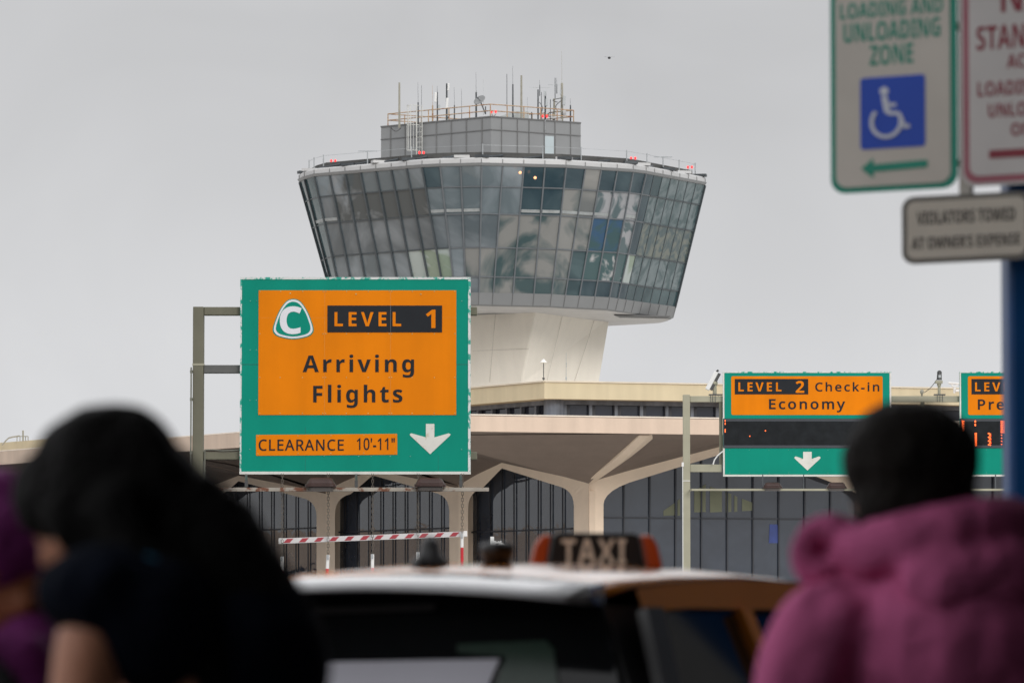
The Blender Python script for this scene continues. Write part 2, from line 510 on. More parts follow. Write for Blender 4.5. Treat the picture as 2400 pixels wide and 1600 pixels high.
# ================================================================== CONTROL TOWER
DT = 268.0
T0 = P(1129, 389, DT); zT = T0.z
zB = P(1123, 685.5, DT + 2.3).z
def lerp(a, b, t): return a + (b - a) * t
top_px = [(703, 427), (715, 421)]
x647 = {703: 765, 715: 773, 738: 790, 774: 821, 810: 856, 846: 893, 882: 930, 918: 967, 954: 1003.5, 990: 1034.6, 1032: 1062, 1080: 1091}
for i in range(8): top_px.append((738 + 36 * i, lerp(414.5, 393, i / 7)))
top_px += [(1032, 391), (1080, 390), (1129, 389)]
for i in range(1, 5): top_px.append((1129 + 49.25 * i, lerp(389, 394, i / 4)))
for i in range(0, 4): top_px.append((1371 + 37.3 * i, lerp(397, 404, i / 3)))
for i in range(0, 8): top_px.append((1513 + 19.7 * i, lerp(408, 434, i / 7)))
bot_x = {14: 1156, 15: 1202, 16: 1251, 17: 1292, 18: 1324, 19: 1357, 20: 1393, 21: 1427, 22: 1447, 23: 1466, 24: 1484, 25: 1503, 26: 1523, 27: 1543, 28: 1563.5, 29: 1581}
bot_x = {}
front_bot = [1123, 1156, 1202, 1251, 1292, 1324, 1357, 1393, 1427, 1447, 1466, 1484, 1503, 1523, 1543, 1563, 1581]
bot_px = []
for i, (x, y) in enumerate(top_px):
    yb = 1500 - 814.5 * (1500 - y) / 1111
    if i < 12:
        xm = x647[round(x)]
        xb = x + (xm - x) * (yb - y) / (647 - y)
    else:
        xb = front_bot[i - 12]
    bot_px.append((xb, yb))
topr = [PH(x, y, zT) for x, y in top_px]
botr = [PH(x, y, zB) for x, y in bot_px]
def close(ring):
    c = (ring[0] + ring[-1]) / 2
    return ring + [2 * c - p for p in ring[1:-1]], c
TR, TC = close(topr)
BR, BC = close(botr)
NF = len(topr)
def ring(t, s=1.0, dz=0.0):
    o = []
    c = lerp(TC, BC, t)
    for a, b in zip(TR, BR):
        p = lerp(a, b, t)
        q = c + (p - c) * s
        o.append(Vector((q.x, q.y, p.z + dz)))
    return o
m_px = 268 / F
tower = thing('control_tower', 'airport control tower with a flared glass cab on a tapering pale concrete shaft', 'control tower', (TC.x, TC.y, 0))
# inner core so no light leaks, slab edge, skirt, eave
mb = MB(); mb.loft([ring(.02, .955), ring(.99, .955)])
mb.build('cab_core', M['dark_metal'], tower)
mb = MB(); mb.loft([ring(1.0, 1.002), ring(1.0, 1.008), ring(1.095, 1.006), ring(1.105, .995)])
for i in range(NF):
    a, b = ring(1.003, 1.0095)[i], ring(1.094, 1.0075)[i]
    mb.cyl(a, b, .02, n=4, mi=1)
mb.build('skirt', [M['panel_grey'], M['panel_seam']], tower)
s2 = ring(1.1055, .993)
cb = sum(s2, Vector()) / len(s2)
mb = MB(); mb.loft([s2, [cb + (p - cb) * .45 for p in s2]], caps=False)
mb.build('underside', M['soffit'], tower)
# roof drain patch on underside is a darker service hatch
mb = MB(); h0 = PH(1500, 742, s2[0].z - .02)
mb.hexa([h0 + Vector((-1.6, -2, 0)), h0 + Vector((1.8, -.8, 0)), h0 + Vector((1.6, .9, 0)), h0 + Vector((-1.2, 0, 0))], [h0 + Vector((-1.6, -2, -.06)), h0 + Vector((1.8, -.8, -.06)), h0 + Vector((1.6, .9, -.06)), h0 + Vector((-1.2, 0, -.06))])
mb.build('service_hatch', M['panel_seam'], tower)
hz = lambda px: px * m_px
mb = MB()
mb.loft([ring(0, 1.0005), ring(0, 1.006, .02), ring(0, 1.013, hz(7)), ring(0, 1.004, hz(8))], caps=True)
mb.build('eave', M['panel_grey'], tower)
mb = MB()
mb.loft([ring(0, 1.0035, hz(8)), ring(0, 1.0035, hz(17)), ring(0, 1.0005, hz(19.5)), ring(0, .994, hz(20.6)), ring(0, .95, hz(20.6))], caps=True)
a_, b_ = ring(0, 1.0045, hz(8.3)), ring(0, 1.0045, hz(17))
for i in range(0, NF): mb.cyl(a_[i], b_[i], .025, n=4, mi=1)
mb.build('roof_fascia', [M['panel_light'], M['panel_seam']], tower)

# glazing: every strip between two mullions is a window with five panes
rows = [0, .16, .375, .64, .872, 1.0]
code = [
 'ttggggggggdggbdddbtddddsssssss',
 'tthhgghhgggggbddhbmmmdsssssyss',
 'tthhhhhhhgghhdhhbynnmtyyyyyyyy',
 'ttgggggwwwgghdbbbtmmtwssssysss',
 'ttggggggggghhdhdhddddtttttttts']
code[0] = 'ttgrrggggdggggdddbddddtsssssss'
code[1] = 'tthrrrrrrgggggddvbmmmdsssssss'
code[2] = 'tthhhhhhhhhhhvvvvvnnmdyyyyyyy'
code[3] = 'ttgggggwwwgvvvvvvtuuuwsssssss'
code[4] = 'tthhhhhhhhhhvvvvvtddddttttttt'
for i in range(NF - 1):
    f = MB(); used = []
    A0, A1, B0, B1 = TR[i], TR[i + 1], BR[i], BR[i + 1]
    nrm = (A1 - A0).cross(B0 - A0).normalized()
    if nrm.y > 0: nrm = -nrm
    for r_ in range(5):
        t0, t1 = rows[r_], rows[r_ + 1]
        qs = [lerp(A0, B0, t0), lerp(A1, B1, t0), lerp(A1, B1, t1), lerp(A0, B0, t1)]
        tw = [(random.uniform(-.006, .006)) for _ in range(4)]
        qs = [q + nrm * e for q, e in zip(qs, tw)]
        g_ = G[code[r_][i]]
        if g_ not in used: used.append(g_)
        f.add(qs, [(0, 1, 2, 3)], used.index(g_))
    wn = f.build('window', used, tower)
    fr = MB()
    wide = i >= 10 and i < 22
    rm = .040 if wide else (.050 if i < 15 else .032)
    def bar(p, q, wd, dp):
        d = (q - p).normalized(); s_ = d.cross(nrm).normalized() * wd
        fr.hexa([p - s_ - nrm * .03, p + s_ - nrm * .03, q + s_ - nrm * .03, q - s_ - nrm * .03],
                [p - s_ + nrm * dp, p + s_ + nrm * dp, q + s_ + nrm * dp, q - s_ + nrm * dp])
    bar(A0 + nrm * .004, B0 + nrm * .004, rm, (.09 if i < 15 else .02) if not wide else .07)
    if i == NF - 2: bar(A1, B1, rm, .12)
    for k, t in enumerate(rows[1:-1]):
        p, q = lerp(A0, B0, t), lerp(A1, B1, t)
        e = (q - p) * .03
        bar(p + e, q - e, .032, .05)
    fr.build('frame', M['mull_grey'] if wide else M['mull_dark'], wn)
    if random.random() < .9:                    # pale slab edge with a handrail behind the glass at floor level
        sb = MB()
        t = .345
        p, q = lerp(A0, B0, t) + nrm * .02, lerp(A1, B1, t) + nrm * .02
        e = (q - p) * .06
        p, q = p + e, q - e
        dn = (B0 - A0).normalized() * .09
        sb.hexa([p - dn, q - dn, q + dn, p + dn], [p - dn + nrm * .02, q - dn + nrm * .02, q + dn + nrm * .02, p + dn + nrm * .02])
        if 13 < i < 21 or i < 3 or i in (8, 9, 10, 11): sb.build('floor_edge', mat('slab_%d' % i, (.33, .35, .35), .5, .2, 3), wn)
for i in range(NF - 1, len(TR)):               # the far side of the cab
    j = (i + 1) % len(TR)
    MB().add([TR[i], TR[j], BR[j], BR[i]], [(0, 1, 2, 3)]).build('window', G['t'], tower)
# lit lamps seen through two of the dark panes
for px, py in ((1219, 407), (1254, 419)):
    p = PV(px, py, topr[14], (topr[15] - topr[14]).normalized()) + Vector((0, .35, 0))
    MB().sph(p + Vector((0, -.9, 0)), .09, 8).build('ceiling_lamp', M['indoor_lamp'], tower)

# shaft
zs = s2[0].z
def at_depth(px, py, Y): return P(px, py, Y)
def vert(px, Y, z):
    d = ray(px, 800); p = CAM + d * (Y / d.y)
    return Vector((p.x, Y, z))
Nt, Rt, Lt = vert(1257, 276, zs + .3), vert(1430, 284.5, zs + .3), vert(945, 281, zs + .3)
zl = P(1225, 893, 277.5).z
Nl, Rl, Ll = vert(1225, 277.5, zl), vert(1403, 284, zl), vert(970, 281.5, zl)
ex = lambda a, b: b + (b - a) * (zl / (a.z - zl)) * .6
def low(a, b):
    p = b + (b - a) * (zl / (a.z - b.z)) * .55
    return Vector((p.x, p.y, 0))
topq = [Lt, Nt, Rt, Lt + Rt - Nt]
midq = [Ll, Nl, Rl, Ll + Rl - Nl]
lowq = [low(a, b) for a, b in zip(topq, midq)]
mb = MB(); mb.loft([lowq, midq, topq])
sh = mb.build('shaft', M['concrete'], tower, bevel=.12)
mb = MB()
def seam(p, q): mb.cyl(p, q, .012, n=4)
for t in (.36, .80):
    n_ = Vector((.4, -.9, 0)).normalized() * .012
    seam(lerp(Nt, Rt, t) + n_, lerp(Nl, Rl, t * .8 + .02) + n_)
for t in (.3, .62):
    n_ = Vector((-.3, -.95, 0)).normalized() * .012
    seam(lerp(Nt, Lt, t) + n_, lerp(Nl, Ll, t) + n_)
n_ = Vector((-.3, -.95, 0)).normalized() * .012
seam(lerp(Nt, Nl, .56) + n_, lerp(Lt, Ll, .56) + n_)
mb.build('seam', mat('joint_pale', (.46, .42, .37), .9, .2, 2), sh)

# penthouse
zP = P(1151, 275, 273).z
zR = TR[0].z + hz(20.6)
pn, pl_, pr = P(1151, 275, 273), PH(893, 299, zP), PH(1361, 290, zP)
pb = pl_ + pr - pn
pent = [pl_, pn, pr, pb]
flat = lambda p, z: Vector((p.x, p.y, z))
mb = MB(); mb.hexa([flat(p, zR - .2) for p in pent], pent)
ph = mb.build('penthouse', M['panel_grey'], tower)
pc = sum(pent, Vector()) / 4
mb = MB()
def off2(p, q, d=.02):
    t_ = (q - p).normalized(); return Vector((t_.y, -t_.x, 0)) * d
for (p, q, ts) in ((pl_, pn, (.09, .225, .37, .51, .645, .78, .92)), (pn, pr, (.115, .29, .42, .59, .71, .885))):
    o_ = off2(p, q)
    for t in ts: mb.cyl(lerp(p, q, t) + o_, flat(lerp(p, q, t), zR) + o_, .035, n=4)
    zz = zP - hz(30)
    mb.cyl(flat(p, zz) + o_, flat(q, zz) + o_, .035, n=4)
mb.build('seam', M['panel_seam'], ph)
mb = MB()
for p, q in ((pl_, pn), (pn, pr)):
    o_ = off2(p, q, .05); mb.hexa([p + o_, q + o_, q - o_ * 4, p - o_ * 4], [flat(v, zP + .08) for v in (p + o_, q + o_, q - o_ * 4, p - o_ * 4)])
mb.build('coping', M['panel_seam'], ph)
o_ = off2(pn, pr, .03)
a, b = lerp(pn, pr, .595), lerp(pn, pr, .695)
mb = MB(); mb.hexa([flat(a, zP - hz(36)) + o_, flat(b, zP - hz(36)) + o_, flat(b, zR - .1) + o_, flat(a, zR - .1) + o_], [flat(a, zP - hz(36)) - o_, flat(b, zP - hz(36)) - o_, flat(b, zR - .1) - o_, flat(a, zR - .1) - o_])
mb.build('door', mat('door_pale', (.42, .48, .50), .4, .06, 1), tower)
# railing on the penthouse
ins = [pc + (p - pc) * .93 for p in pent]
rl = MB()
for k in range(4):
    p, q = ins[k], ins[(k + 1) % 4]
    for h_ in (.42, .80): rl.cyl(flat(p, zP + h_), flat(q, zP + h_), .030, n=6)
    for t in (0, .2, .4, .6, .8): rl.cyl(flat(lerp(p, q, t), zP), flat(lerp(p, q, t), zP + .8), .032, n=6)
rl.build('railing', M['rail_rust'], tower)
# caged ladder on the left face
o_ = off2(pl_, pn, .18)
tl = .37
ctr = lerp(pl_, pn, tl) + o_
ud = (pn - pl_).normalized()
ld = MB()
zl0, zl1 = zR + .05, zP + 1.05
for s_ in (-.22, .22): ld.cyl(flat(ctr + ud * s_, zl0), flat(ctr + ud * s_, zl1), .028, n=6)
z = zl0 + .2
while z < zP: ld.cyl(flat(ctr - ud * .22, z), flat(ctr + ud * .22, z), .015, n=5); z += .3
on = off2(pl_, pn, 1.0)
for k in range(9):
    a_ = R(180 * k / 8)
    p = ctr + ud * (-.30 + .36 * math.cos(a_)) + on * (.65 * math.sin(a_))
    ld.cyl(flat(p, zl0 + 1.2), flat(p, zl1), .016, n=4)
for z in (zl0 + 1.2, zP - .1, zl1):
    ld.tube([flat(ctr + ud * (-.30 + .36 * math.cos(R(180 * k / 8))) + on * (.65 * math.sin(R(180 * k / 8))), z) for k in range(9)], .022, n=4)
ld.build('caged_ladder', mat('ladder_pale', (.55, .55, .52), .5, .1, 3), tower)

# roof ring: dark steel track with brackets, posts and a thin cable
rr = ring(0, .94)
zt = zT + hz(20.6)
mb = MB()
zra, zrb = zt + hz(4), zt + hz(15)
n = len(rr)
rin = ring(0, .915)
for i in range(n):
    j = (i + 1) % n
    mb.hexa([flat(rr[i], zra), flat(rr[j], zra), flat(rin[j], zra), flat(rin[i], zra)], [flat(rr[i], zrb), flat(rr[j], zrb), flat(rin[j], zrb), flat(rin[i], zrb)])
trk = mb.build('roof_track', M['roof_dark'], tower)
ro = ring(0, .975); rr2 = ring(0, .90)
for i in range(0, n, 2):
    mb = MB()
    mb.cyl(flat(ro[i], zt + .02), flat(rr[(i + 1) % n], zra + .1), .07, n=5)
    if i % 4 == 0: mb.box(flat(rr[i], zra - .02) + (rr[i] - flat(TC, rr[i].z)).normalized() * .45, (.8, .4, .16), Matrix.Rotation(random.uniform(-.5, .5), 3, 'Z'))
    mb.build('bracket', M['dark_metal'], trk)
for i in range(1, NF - 1, 5):
    mb = MB(); mb.box(flat(ro[i], zt + .08), (.9, .5, .16), Matrix.Rotation(random.uniform(-.4, .4), 3, 'Z'))
    mb.build('duct', M['panel_light'], tower)
mb = MB(); rp = ring(0, .955)
idx = [0, 1, 2, 5, 8, 12, 15, 17, 20, 22, 24, 26, 28, 29]
tops = []
for i in idx:
    mb.cyl(flat(rp[i], zt), flat(rp[i], zt + hz(34)), .035, n=5); tops.append(flat(rp[i], zt + hz(31)))
mb.tube(tops, .010, n=4)
for i in (5, 24): mb.cyl(flat(rp[i], zt + hz(33)) - Vector((.55, 0, 0)), flat(rp[i], zt + hz(33)) + Vector((.55, 0, 0)), .025, n=5)
mb.build('cable_rail', M['galv'], tower)

def redpair(px, py, Y, foot=.5):
    p = P(px, py, Y)
    for s_ in (-.08, .08):
        q = MB(); q.sph(p + Vector((s_ * 1.5, 0, 0)), (.065, .065, .09), 10)
        q.build('warning_light', M['red_lamp'], tower)
    q = MB(); q.cyl(p + Vector((-.14, 0, -.1)), p + Vector((0, 0, -.3)), .03, n=5); q.cyl(p + Vector((.14, 0, -.1)), p + Vector((0, 0, -.3)), .03, n=5); q.cyl(p + Vector((0, 0, -.3)), p + Vector((0, 0, -.3 - foot)), .03, n=5)
    q.build('light_bracket', M['galv'], tower)
for a in ((781, 377, 276), (988, 358, 271), (1157, 262, 273.5), (1277, 273, 275), (1484, 371, 273), (1617, 392, 279)): redpair(*a)

# aerials on the penthouse roof
def mast(px, yb, yt, Y=277, r=.04, m='dark_metal', name='antenna', whip=None):
    q = MB(); a, b = P(px, yb, Y), P(px, yt, Y)
    q.cyl(a, b, r, r * .8, n=6)
    if whip: q.cyl(b, P(px - .6, whip, Y), .014, .009, n=4)
    return q.build(name, M[m], tower)
mast(936, 300, 194, r=.07, m='beige_pole'); mast(980, 292, 240, r=.05, whip=193); mast(988, 292, 200, r=.012)
mast(1014, 290, 247, r=.05, whip=200, m='rail_rust'); mast(1025, 286, 216, r=.045, whip=201); mast(1047, 286, 196, r=.06)
mast(1065, 284, 247, r=.045, whip=205); mast(1082, 284, 255, r=.02, whip=208); mast(1116, 276, 216, r=.06, whip=171)
mast(1133, 270, 228, r=.014, whip=186, m='galv'); mast(1188, 278, 174, r=.02); mast(1202, 278, 198, r=.05, whip=155)
mast(1222, 279, 177, r=.07, m='beige_pole'); mast(1236, 280, 228, r=.012, m='galv'); mast(1261, 284, 210, r=.05)
mast(1265, 225, 200, r=.03, whip=188); mast(1269, 284, 216, r=.022); mast(1278, 284, 213, r=.06); mast(1290, 284, 233, r=.025)
mast(1299, 288, 231, r=.075, m='beige_pole'); mast(1301, 231, 183, r=.025); mast(1305, 220, 198, r=.028, whip=183)
mast(1317, 290, 195, r=.085, m='beige_pole', whip=120); mast(1337, 290, 247, r=.05, whip=231); mast(1246, 283, 263, r=.04)
for (x, y, l_) in ((1265, 205, 24), (1303, 199, 19)):
    MB().cyl(P(x - l_, y, 277), P(x + l_, y + 1, 277), .016, n=4).build('antenna', M['galv'], tower)
for (x, y0, y1, w_) in ((1021, 217, 240, 6), (1051, 196, 213, 4.5), (1048, 230, 255, 6), (1277, 213, 226, 5), (1281, 232, 249, 6), (1322, 225, 247, 7), (1314, 210, 222, 3)):
    q = MB(); a, b = P(x, y0, 276.7), P(x, y1, 276.7); q.box((a + b) / 2, (w_ * m_px, .12, (a - b).length), Matrix.Rotation(R(3), 3, 'Y'))
    q.build('panel_antenna', M['cam_grey'] if x < 1100 else M['galv'], tower, bevel=.02)
for (x, y, w_, h_) in ((1029, 252, 6, 12), (1283, 266, 8, 14), (1323, 264, 8, 10), (1297, 276, 10, 6), (1310, 282, 14, 5)):
    q = MB(); q.box(P(x, y, 276.8), (w_ * m_px, .3, h_ * m_px)); q.build('equipment_box', M['panel_light'] if x > 1100 else M['galv'], tower, bevel=.02)
cb_ = MB()
for (x0, y0, x1, y1, sag) in ((1290, 275, 1302, 262, -14), (1307, 240, 1317, 230, -16), (1308, 262, 1316, 236, -9), (1066, 286, 1055, 270, -10), (915, 298, 940, 300, 9), (1284, 284, 1335, 288, 7), (1270, 262, 1264, 240, 4)):
    cb_.tube([P(lerp(x0, x1, t) + (sag if abs(x1 - x0) < 14 else 0) * math.sin(math.pi * t), lerp(y0, y1, t) + (sag if abs(x1 - x0) >= 14 else 0) * math.sin(math.pi * t), 276.5) for t in [k / 8 for k in range(9)]], .03, n=4)
cb_.build('cable', M['cam_dark'], tower)
q = MB(); hb = P(1222, 272, 278); q.box(hb, (.9, .7, .5)); q.box(hb + Vector((-.9, 0, -.08)), (.9, .6, .34), Matrix.Rotation(R(-20), 3, 'Y')); q.build('roof_vent', mat('vent_pale', (.45, .47, .46), .6, .1, 2), tower, bevel=.03)
# dish
dc = P(1125.5, 237, 274.5)
dn_ = Vector((-.45, -.62, .64)).normalized()
rot = dn_.to_track_quat('Z', 'X').to_matrix()
q = MB(); rings_ = []
for k in range(5):
    r_ = .37 * (k + .01) / 4
    rings_.append([dc + rot @ Vector((r_ * math.cos(2 * math.pi * i / 20), r_ * math.sin(2 * math.pi * i / 20), .09 * (r_ / .37) ** 2)) for i in range(20)])
q.loft(rings_, caps=False)
dish = q.build('satellite_dish', M['panel_grey'], tower, smooth=True, solid=.02)
q = MB(); q.cyl(dc - dn_ * .02, dc + dn_ * .32 + Vector((0, 0, -.05)), .018, n=5); q.sph(dc + dn_ * .32 + Vector((0, 0, -.05)), .05, 8); q.cyl(dc + Vector((.10, 0, -.25)), P(1138, 268, 274.5), .035, n=6); q.cyl(P(1138, 268, 274.5), P(1138, 250, 274.5), .035, n=6); q.cyl(dc, dc + Vector((.10, 0, -.25)), .04, n=6)
q.build('dish_mount', M['dark_metal'], dish)

# ================================================================== TERMINAL
AL, AR = R(58), R(17)
uL = Vector((-math.cos(AL), math.sin(AL), 0)); uR = Vector((math.cos(AR), math.sin(AR), 0))
nL = Vector((-math.sin(AL), -math.cos(AL), 0)); nR = Vector((math.sin(AR), -math.cos(AR), 0))
C0 = P(1385, 1130, 183)
term = thing('terminal_building', 'low cream concrete terminal with pointed glazed arches under a wide roof slab', 'building', (C0.x, C0.y, 0))
onL = lambda x, y, o=0: PV(x, y, C0 + nL * o, uL)
onR = lambda x, y, o=0: PV(x, y, C0 + nR * o, uR)
O1 = P(1093, 1011, 174.5)                     # lower edge of the pink fascia at its corner
fasL = lambda x: PV(x, 1011 - (x - 1093) * -.0 , O1, uL)
def fas(x, dz=0):
    d = uL if x < 1093 else uR
    p = PV(x, 1000, O1, d)
    return Vector((p.x, p.y, O1.z + dz))
hF = 36.5 * 174.5 / F
xsL, xsR = -260, 2700
cL, cR = fas(xsL), fas(xsR)
back = Vector((0, 60, 0))
mb = MB()
fr_low = [cL, Vector(O1), cR]
mb.add([cL, O1, cR, cR + Vector((0, 0, hF)), O1 + Vector((0, 0, hF)), cL + Vector((0, 0, hF))], [(0, 1, 4, 5), (1, 2, 3, 4)])
inn = [p + (Vector((1, 1.2, 0)) * .5) for p in (cL, O1, cR)]
mb.add([p + Vector((0, 0, hF)) for p in (cL, O1, cR)] + [p + Vector((8 if i == 1 else 5, 30, hF)) for i, p in enumerate((cL, O1, cR))], [(0, 1, 4, 3), (1, 2, 5, 4)])
mb.build('roof_fascia', M['fascia'], term, solid=.3)
mb = MB()
ud_ = [p + Vector((0, 0, .03)) for p in (cL - nL * .03, O1 - (nL + nR) * .03, cR - nR * .03)]
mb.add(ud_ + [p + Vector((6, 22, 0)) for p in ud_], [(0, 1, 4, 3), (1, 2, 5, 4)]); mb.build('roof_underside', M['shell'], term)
mb = MB()
cap_ = Vector((0, 0, hF + .03))
for p, q, n_ in ((cL, O1, nL), (O1, cR, nR)):
    mb.hexa([p + cap_ + n_ * .04, q + cap_ + n_ * .04, q + cap_ - n_ * .4, p + cap_ - n_ * .4], [v + Vector((0, 0, .05)) for v in (p + cap_ + n_ * .04, q + cap_ + n_ * .04, q + cap_ - n_ * .4, p + cap_ - n_ * .4)])
mb.build('coping', mat('coping_pale', (.72, .66, .58), .8, .08, 2), term)

# arches: outline of each opening (front edge), its peak and springing, from the photo
def arch(xl, xr, yl_s, peak, yr_s, on, n=6):
    """pixel outline left foot -> peak -> right foot; yl_s / yr_s springing heights"""
    px, py = peak
    pts = [(xl, 1585), (xl, yl_s + 26)]
    w_ = xr - xl
    a = (xl, yl_s + 26); c = (xl + .0 * w_, yl_s - 12); b = (xl + .14 * w_, lerp(yl_s, py, .33))
    for k in range(1, n + 1):
        t = k / n
        pts.append(((1 - t) ** 2 * a[0] + 2 * t * (1 - t) * c[0] + t * t * b[0], (1 - t) ** 2 * a[1] + 2 * t * (1 - t) * c[1] + t * t * b[1]))
    pts.append((px, py))
    b = (xr - .14 * w_, lerp(yr_s, py, .33)); c = (xr, yr_s - 12); a = (xr, yr_s + 26)
    for k in range(0, n + 1):
        t = k / n
        pts.append(((1 - t) ** 2 * b[0] + 2 * t * (1 - t) * c[0] + t * t * a[0], (1 - t) ** 2 * b[1] + 2 * t * (1 - t) * c[1] + t * t * a[1]))
    pts.append((xr, 1585))
    return pts
left_arches = [(-130, 118, 1216, (-40, 1156), 1210, -152, 140), (162, 428, 1204, (248, 1141), 1196, 140, 450), (472, 742, 1190, (559, 1127), 1184, 450, 763.5), (785, 1053, 1178, (873.5, 1113.5), 1172, 763.5, 1074.5), (1097, 1345, 1165, (1176, 1097), 1160, 1074.5, 1380)]
right_arches = [(1414, 2030, 1158, (1735, 1050), 1166, 1380, 2064), (2098, 2720, 1170, (2400, 1062), 1176, 2064, 2760)]
shells = []
def bay(a, on, uu, nn, mull_px, seed):
    pts = arch(a[0], a[1], a[2], a[3], a[4], on)
    cx = (a[0] + a[1]) / 2
    mbt = MB()
    # chamfered trim from the front edge (outer) back to the glass line (inner)
    outer = []
    hgt = (13, 26) if on is onL else (16, 27)
    for i_, (x, y) in enumerate(pts):
        lf = x < a[3][0] or i_ < len(pts) / 2 - 1
        xc = a[5] if lf else a[6]; ys = a[2] if lf else a[4]
        if y > ys - 2: outer.append((xc, max(y, ys - 28) if y > 1400 else ys - 28 + (y - ys) * .02))
        else:
            t = (x - a[3][0]) / ((a[0] if lf else a[1]) - a[3][0])
            yo = lerp(a[3][1] - hgt[0], ys - 28, t) - 3 * math.sin(math.pi * t)
            outer.append((lerp(a[3][0], xc, t), yo))
    outer[0] = (outer[0][0], 1585); outer[-1] = (outer[-1][0], 1585)
    A = [on(x, y, .55) for x, y in outer]
    B = [on(x, y, .42) for x, y in pts]
    C = [on(x, y, -.35) for x, y in pts]
    mbt.loft([A, B, C], closed=False, caps=False)
    mbt.build('arch_trim', M['trim'], term)
    # glass as one window per arch
    gl = [on(x, y, -.15) for x, y in pts]
    wn = MB().add(gl, [tuple(range(len(gl)))]).build('window', G['hall'], term)
    fr = MB()
    x = a[0] + mull_px * .8
    def ytop(x):
        for (p, q) in zip(pts, pts[1:]):
            if min(p[0], q[0]) <= x <= max(p[0], q[0]) and abs(p[0] - q[0]) > 1e-6:
                return lerp(p[1], q[1], (x - p[0]) / (q[0] - p[0]))
        return 1200
    while x < a[1] - 4:
        yt = ytop(x)
        p, q = on(x, yt, -.10), on(x, 1560, -.10)
        s_ = uu * .03
        fr.hexa([p - s_, p + s_, q + s_, q - s_], [v + nn * .03 for v in (p - s_, p + s_, q + s_, q - s_)])
        x += mull_px
    # transom
    p, q = on(a[0] + 2, 1212 if on is onR else lerp(1247, 1240, 0), -.12), on(a[1] - 2, 1215 if on is onR else 1238, -.12)
    q = Vector((q.x, q.y, p.z))
    fr.hexa([p + Vector((0, 0, -.03)), q + Vector((0, 0, -.03)), q + Vector((0, 0, .03)), p + Vector((0, 0, .03))], [v + nn * .05 for v in (p + Vector((0, 0, -.03)), q + Vector((0, 0, -.03)), q + Vector((0, 0, .03)), p + Vector((0, 0, .03)))])
    fr.build('frame', M['mullion'], wn)
    return outer, wn
prevL = None
outs = [bay(a, onL, uL, nL, 28.5, i) for i, a in enumerate(left_arches)]
outsR = [bay(a, onR, uR, nR, 60.5, i) for i, a in enumerate(right_arches)]

# concrete shell between the arches and the roof edge
def shell_from(outer, on, fx):
    """ruled surface from the arch edge (above its springing) out and up to the roof edge"""
    top = [(x, y) for x, y in outer if y < 1560]
    A = [on(x, y, .55) for x, y in top]
    B = [fx(p) for p in A]
    m_ = 5
    rows_ = []
    for k in range(m_ + 1):
        t = k / m_
        rows_.append([lerp(a, b, t) + Vector((0, 0, .55 * math.sin(math.pi * t) * .45)) for a, b in zip(A, B)])
    return rows_
def outL(p):
    # follow the outward normal until the roof edge line
    d = (O1 - p).dot(nL)
    q = p + nL * d
    s_ = (q - O1).dot(uL)
    if s_ < 0: q = O1.copy()
    return Vector((q.x, q.y, O1.z)) - nL * .02
def outR(p):
    d = (O1 - p).dot(nR)
    q = p + nR * d
    s_ = (q - O1).dot(uR)
    if s_ < 0: q = O1.copy()
    return Vector((q.x, q.y, O1.z)) - nR * .02
# fan the corner bays so their outer edges meet at the roof corner
def remap(o, on, fx): return shell_from(o, on, fx)
for o, w_ in outs:
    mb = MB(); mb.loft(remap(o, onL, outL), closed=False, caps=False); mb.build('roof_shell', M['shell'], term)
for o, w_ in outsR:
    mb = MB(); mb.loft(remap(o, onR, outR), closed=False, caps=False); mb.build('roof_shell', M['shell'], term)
# web of shell over each column, and the column itself
def web(o1, on1, fx1, o2, on2, fx2, colname='column'):
    r1 = [(x, y) for x, y in o1 if y < 1560]; r2 = [(x, y) for x, y in o2 if y < 1560]
    p, q = on1(*r1[-1], .55), on2(*r2[0], .55)
    a, b = fx1(p), fx2(q)
    mb = MB()
    if (a - b).length > .01: mb.add([p, q, b, a], [(0, 1, 2, 3)])
    else: mb.add([p, q, a], [(0, 1, 2)])
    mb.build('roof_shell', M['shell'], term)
    # column core behind the flat faces of the trims
    f = lambda v, z: Vector((v.x, v.y, z))
    n_ = (nL + nR).normalized() if on1 is not on2 else (nL if on1 is onL else nR)
    e1 = on1(o1[-1][0] - (12 if on1 is onL else 26), 1300, .30); e2 = on2(o2[0][0] + (12 if on2 is onL else 26), 1300, .30)
    if on1 is not on2: e1, e2 = on1(1358, 1300, .36), on2(1402, 1300, .36)
    ring_ = [e1, f(p, e1.z) - n_ * .06, e2, e2 - n_ * 1.2, e1 - n_ * 1.2]
    zt_ = min(p.z, q.z) - .25
    mb = MB(); mb.hexa([f(v, 0) for v in ring_], [f(v, zt_) for v in ring_])
    return mb.build(colname, M['trim'], term, bevel=.03), p, q
for (o1, _), (o2, _) in zip(outs, outs[1:]): web(o1, onL, outL, o2, onL, outL)
cc, pcl, pcr = web(outs[-1][0], onL, outL, outsR[0][0], onR, outR, 'corner_column')
for (o1, _), (o2, _) in zip(outsR, outsR[1:]): web(o1, onR, outR, o2, onR, outR)
# rib running from the corner column out to the roof edge
ra, rb = (pcl + pcr) / 2 + Vector((.05, -.12, .12)), fas(1512) - nR * .1
rb = Vector((rb.x, rb.y, O1.z + .03))
s_ = Vector((.30, .05, 0))
mb = MB()
rbr = [lerp(ra, rb, t) + Vector((0, 0, -.10 - .22 * math.sin(math.pi * t) * .5)) for t in [k / 6 for k in range(7)]]
mb.loft([[c - s_ * lerp(.7, .6, k / 6), c + s_ * lerp(.5, .6, k / 6), c + s_ * lerp(1.3, 2.2, k / 6) + Vector((.1, .3, .28)), c - s_ * 1.0 + Vector((0, .3, .28))] for k, c in enumerate(rbr)])
mb.build('rib', M['trim'], term, bevel=.05)
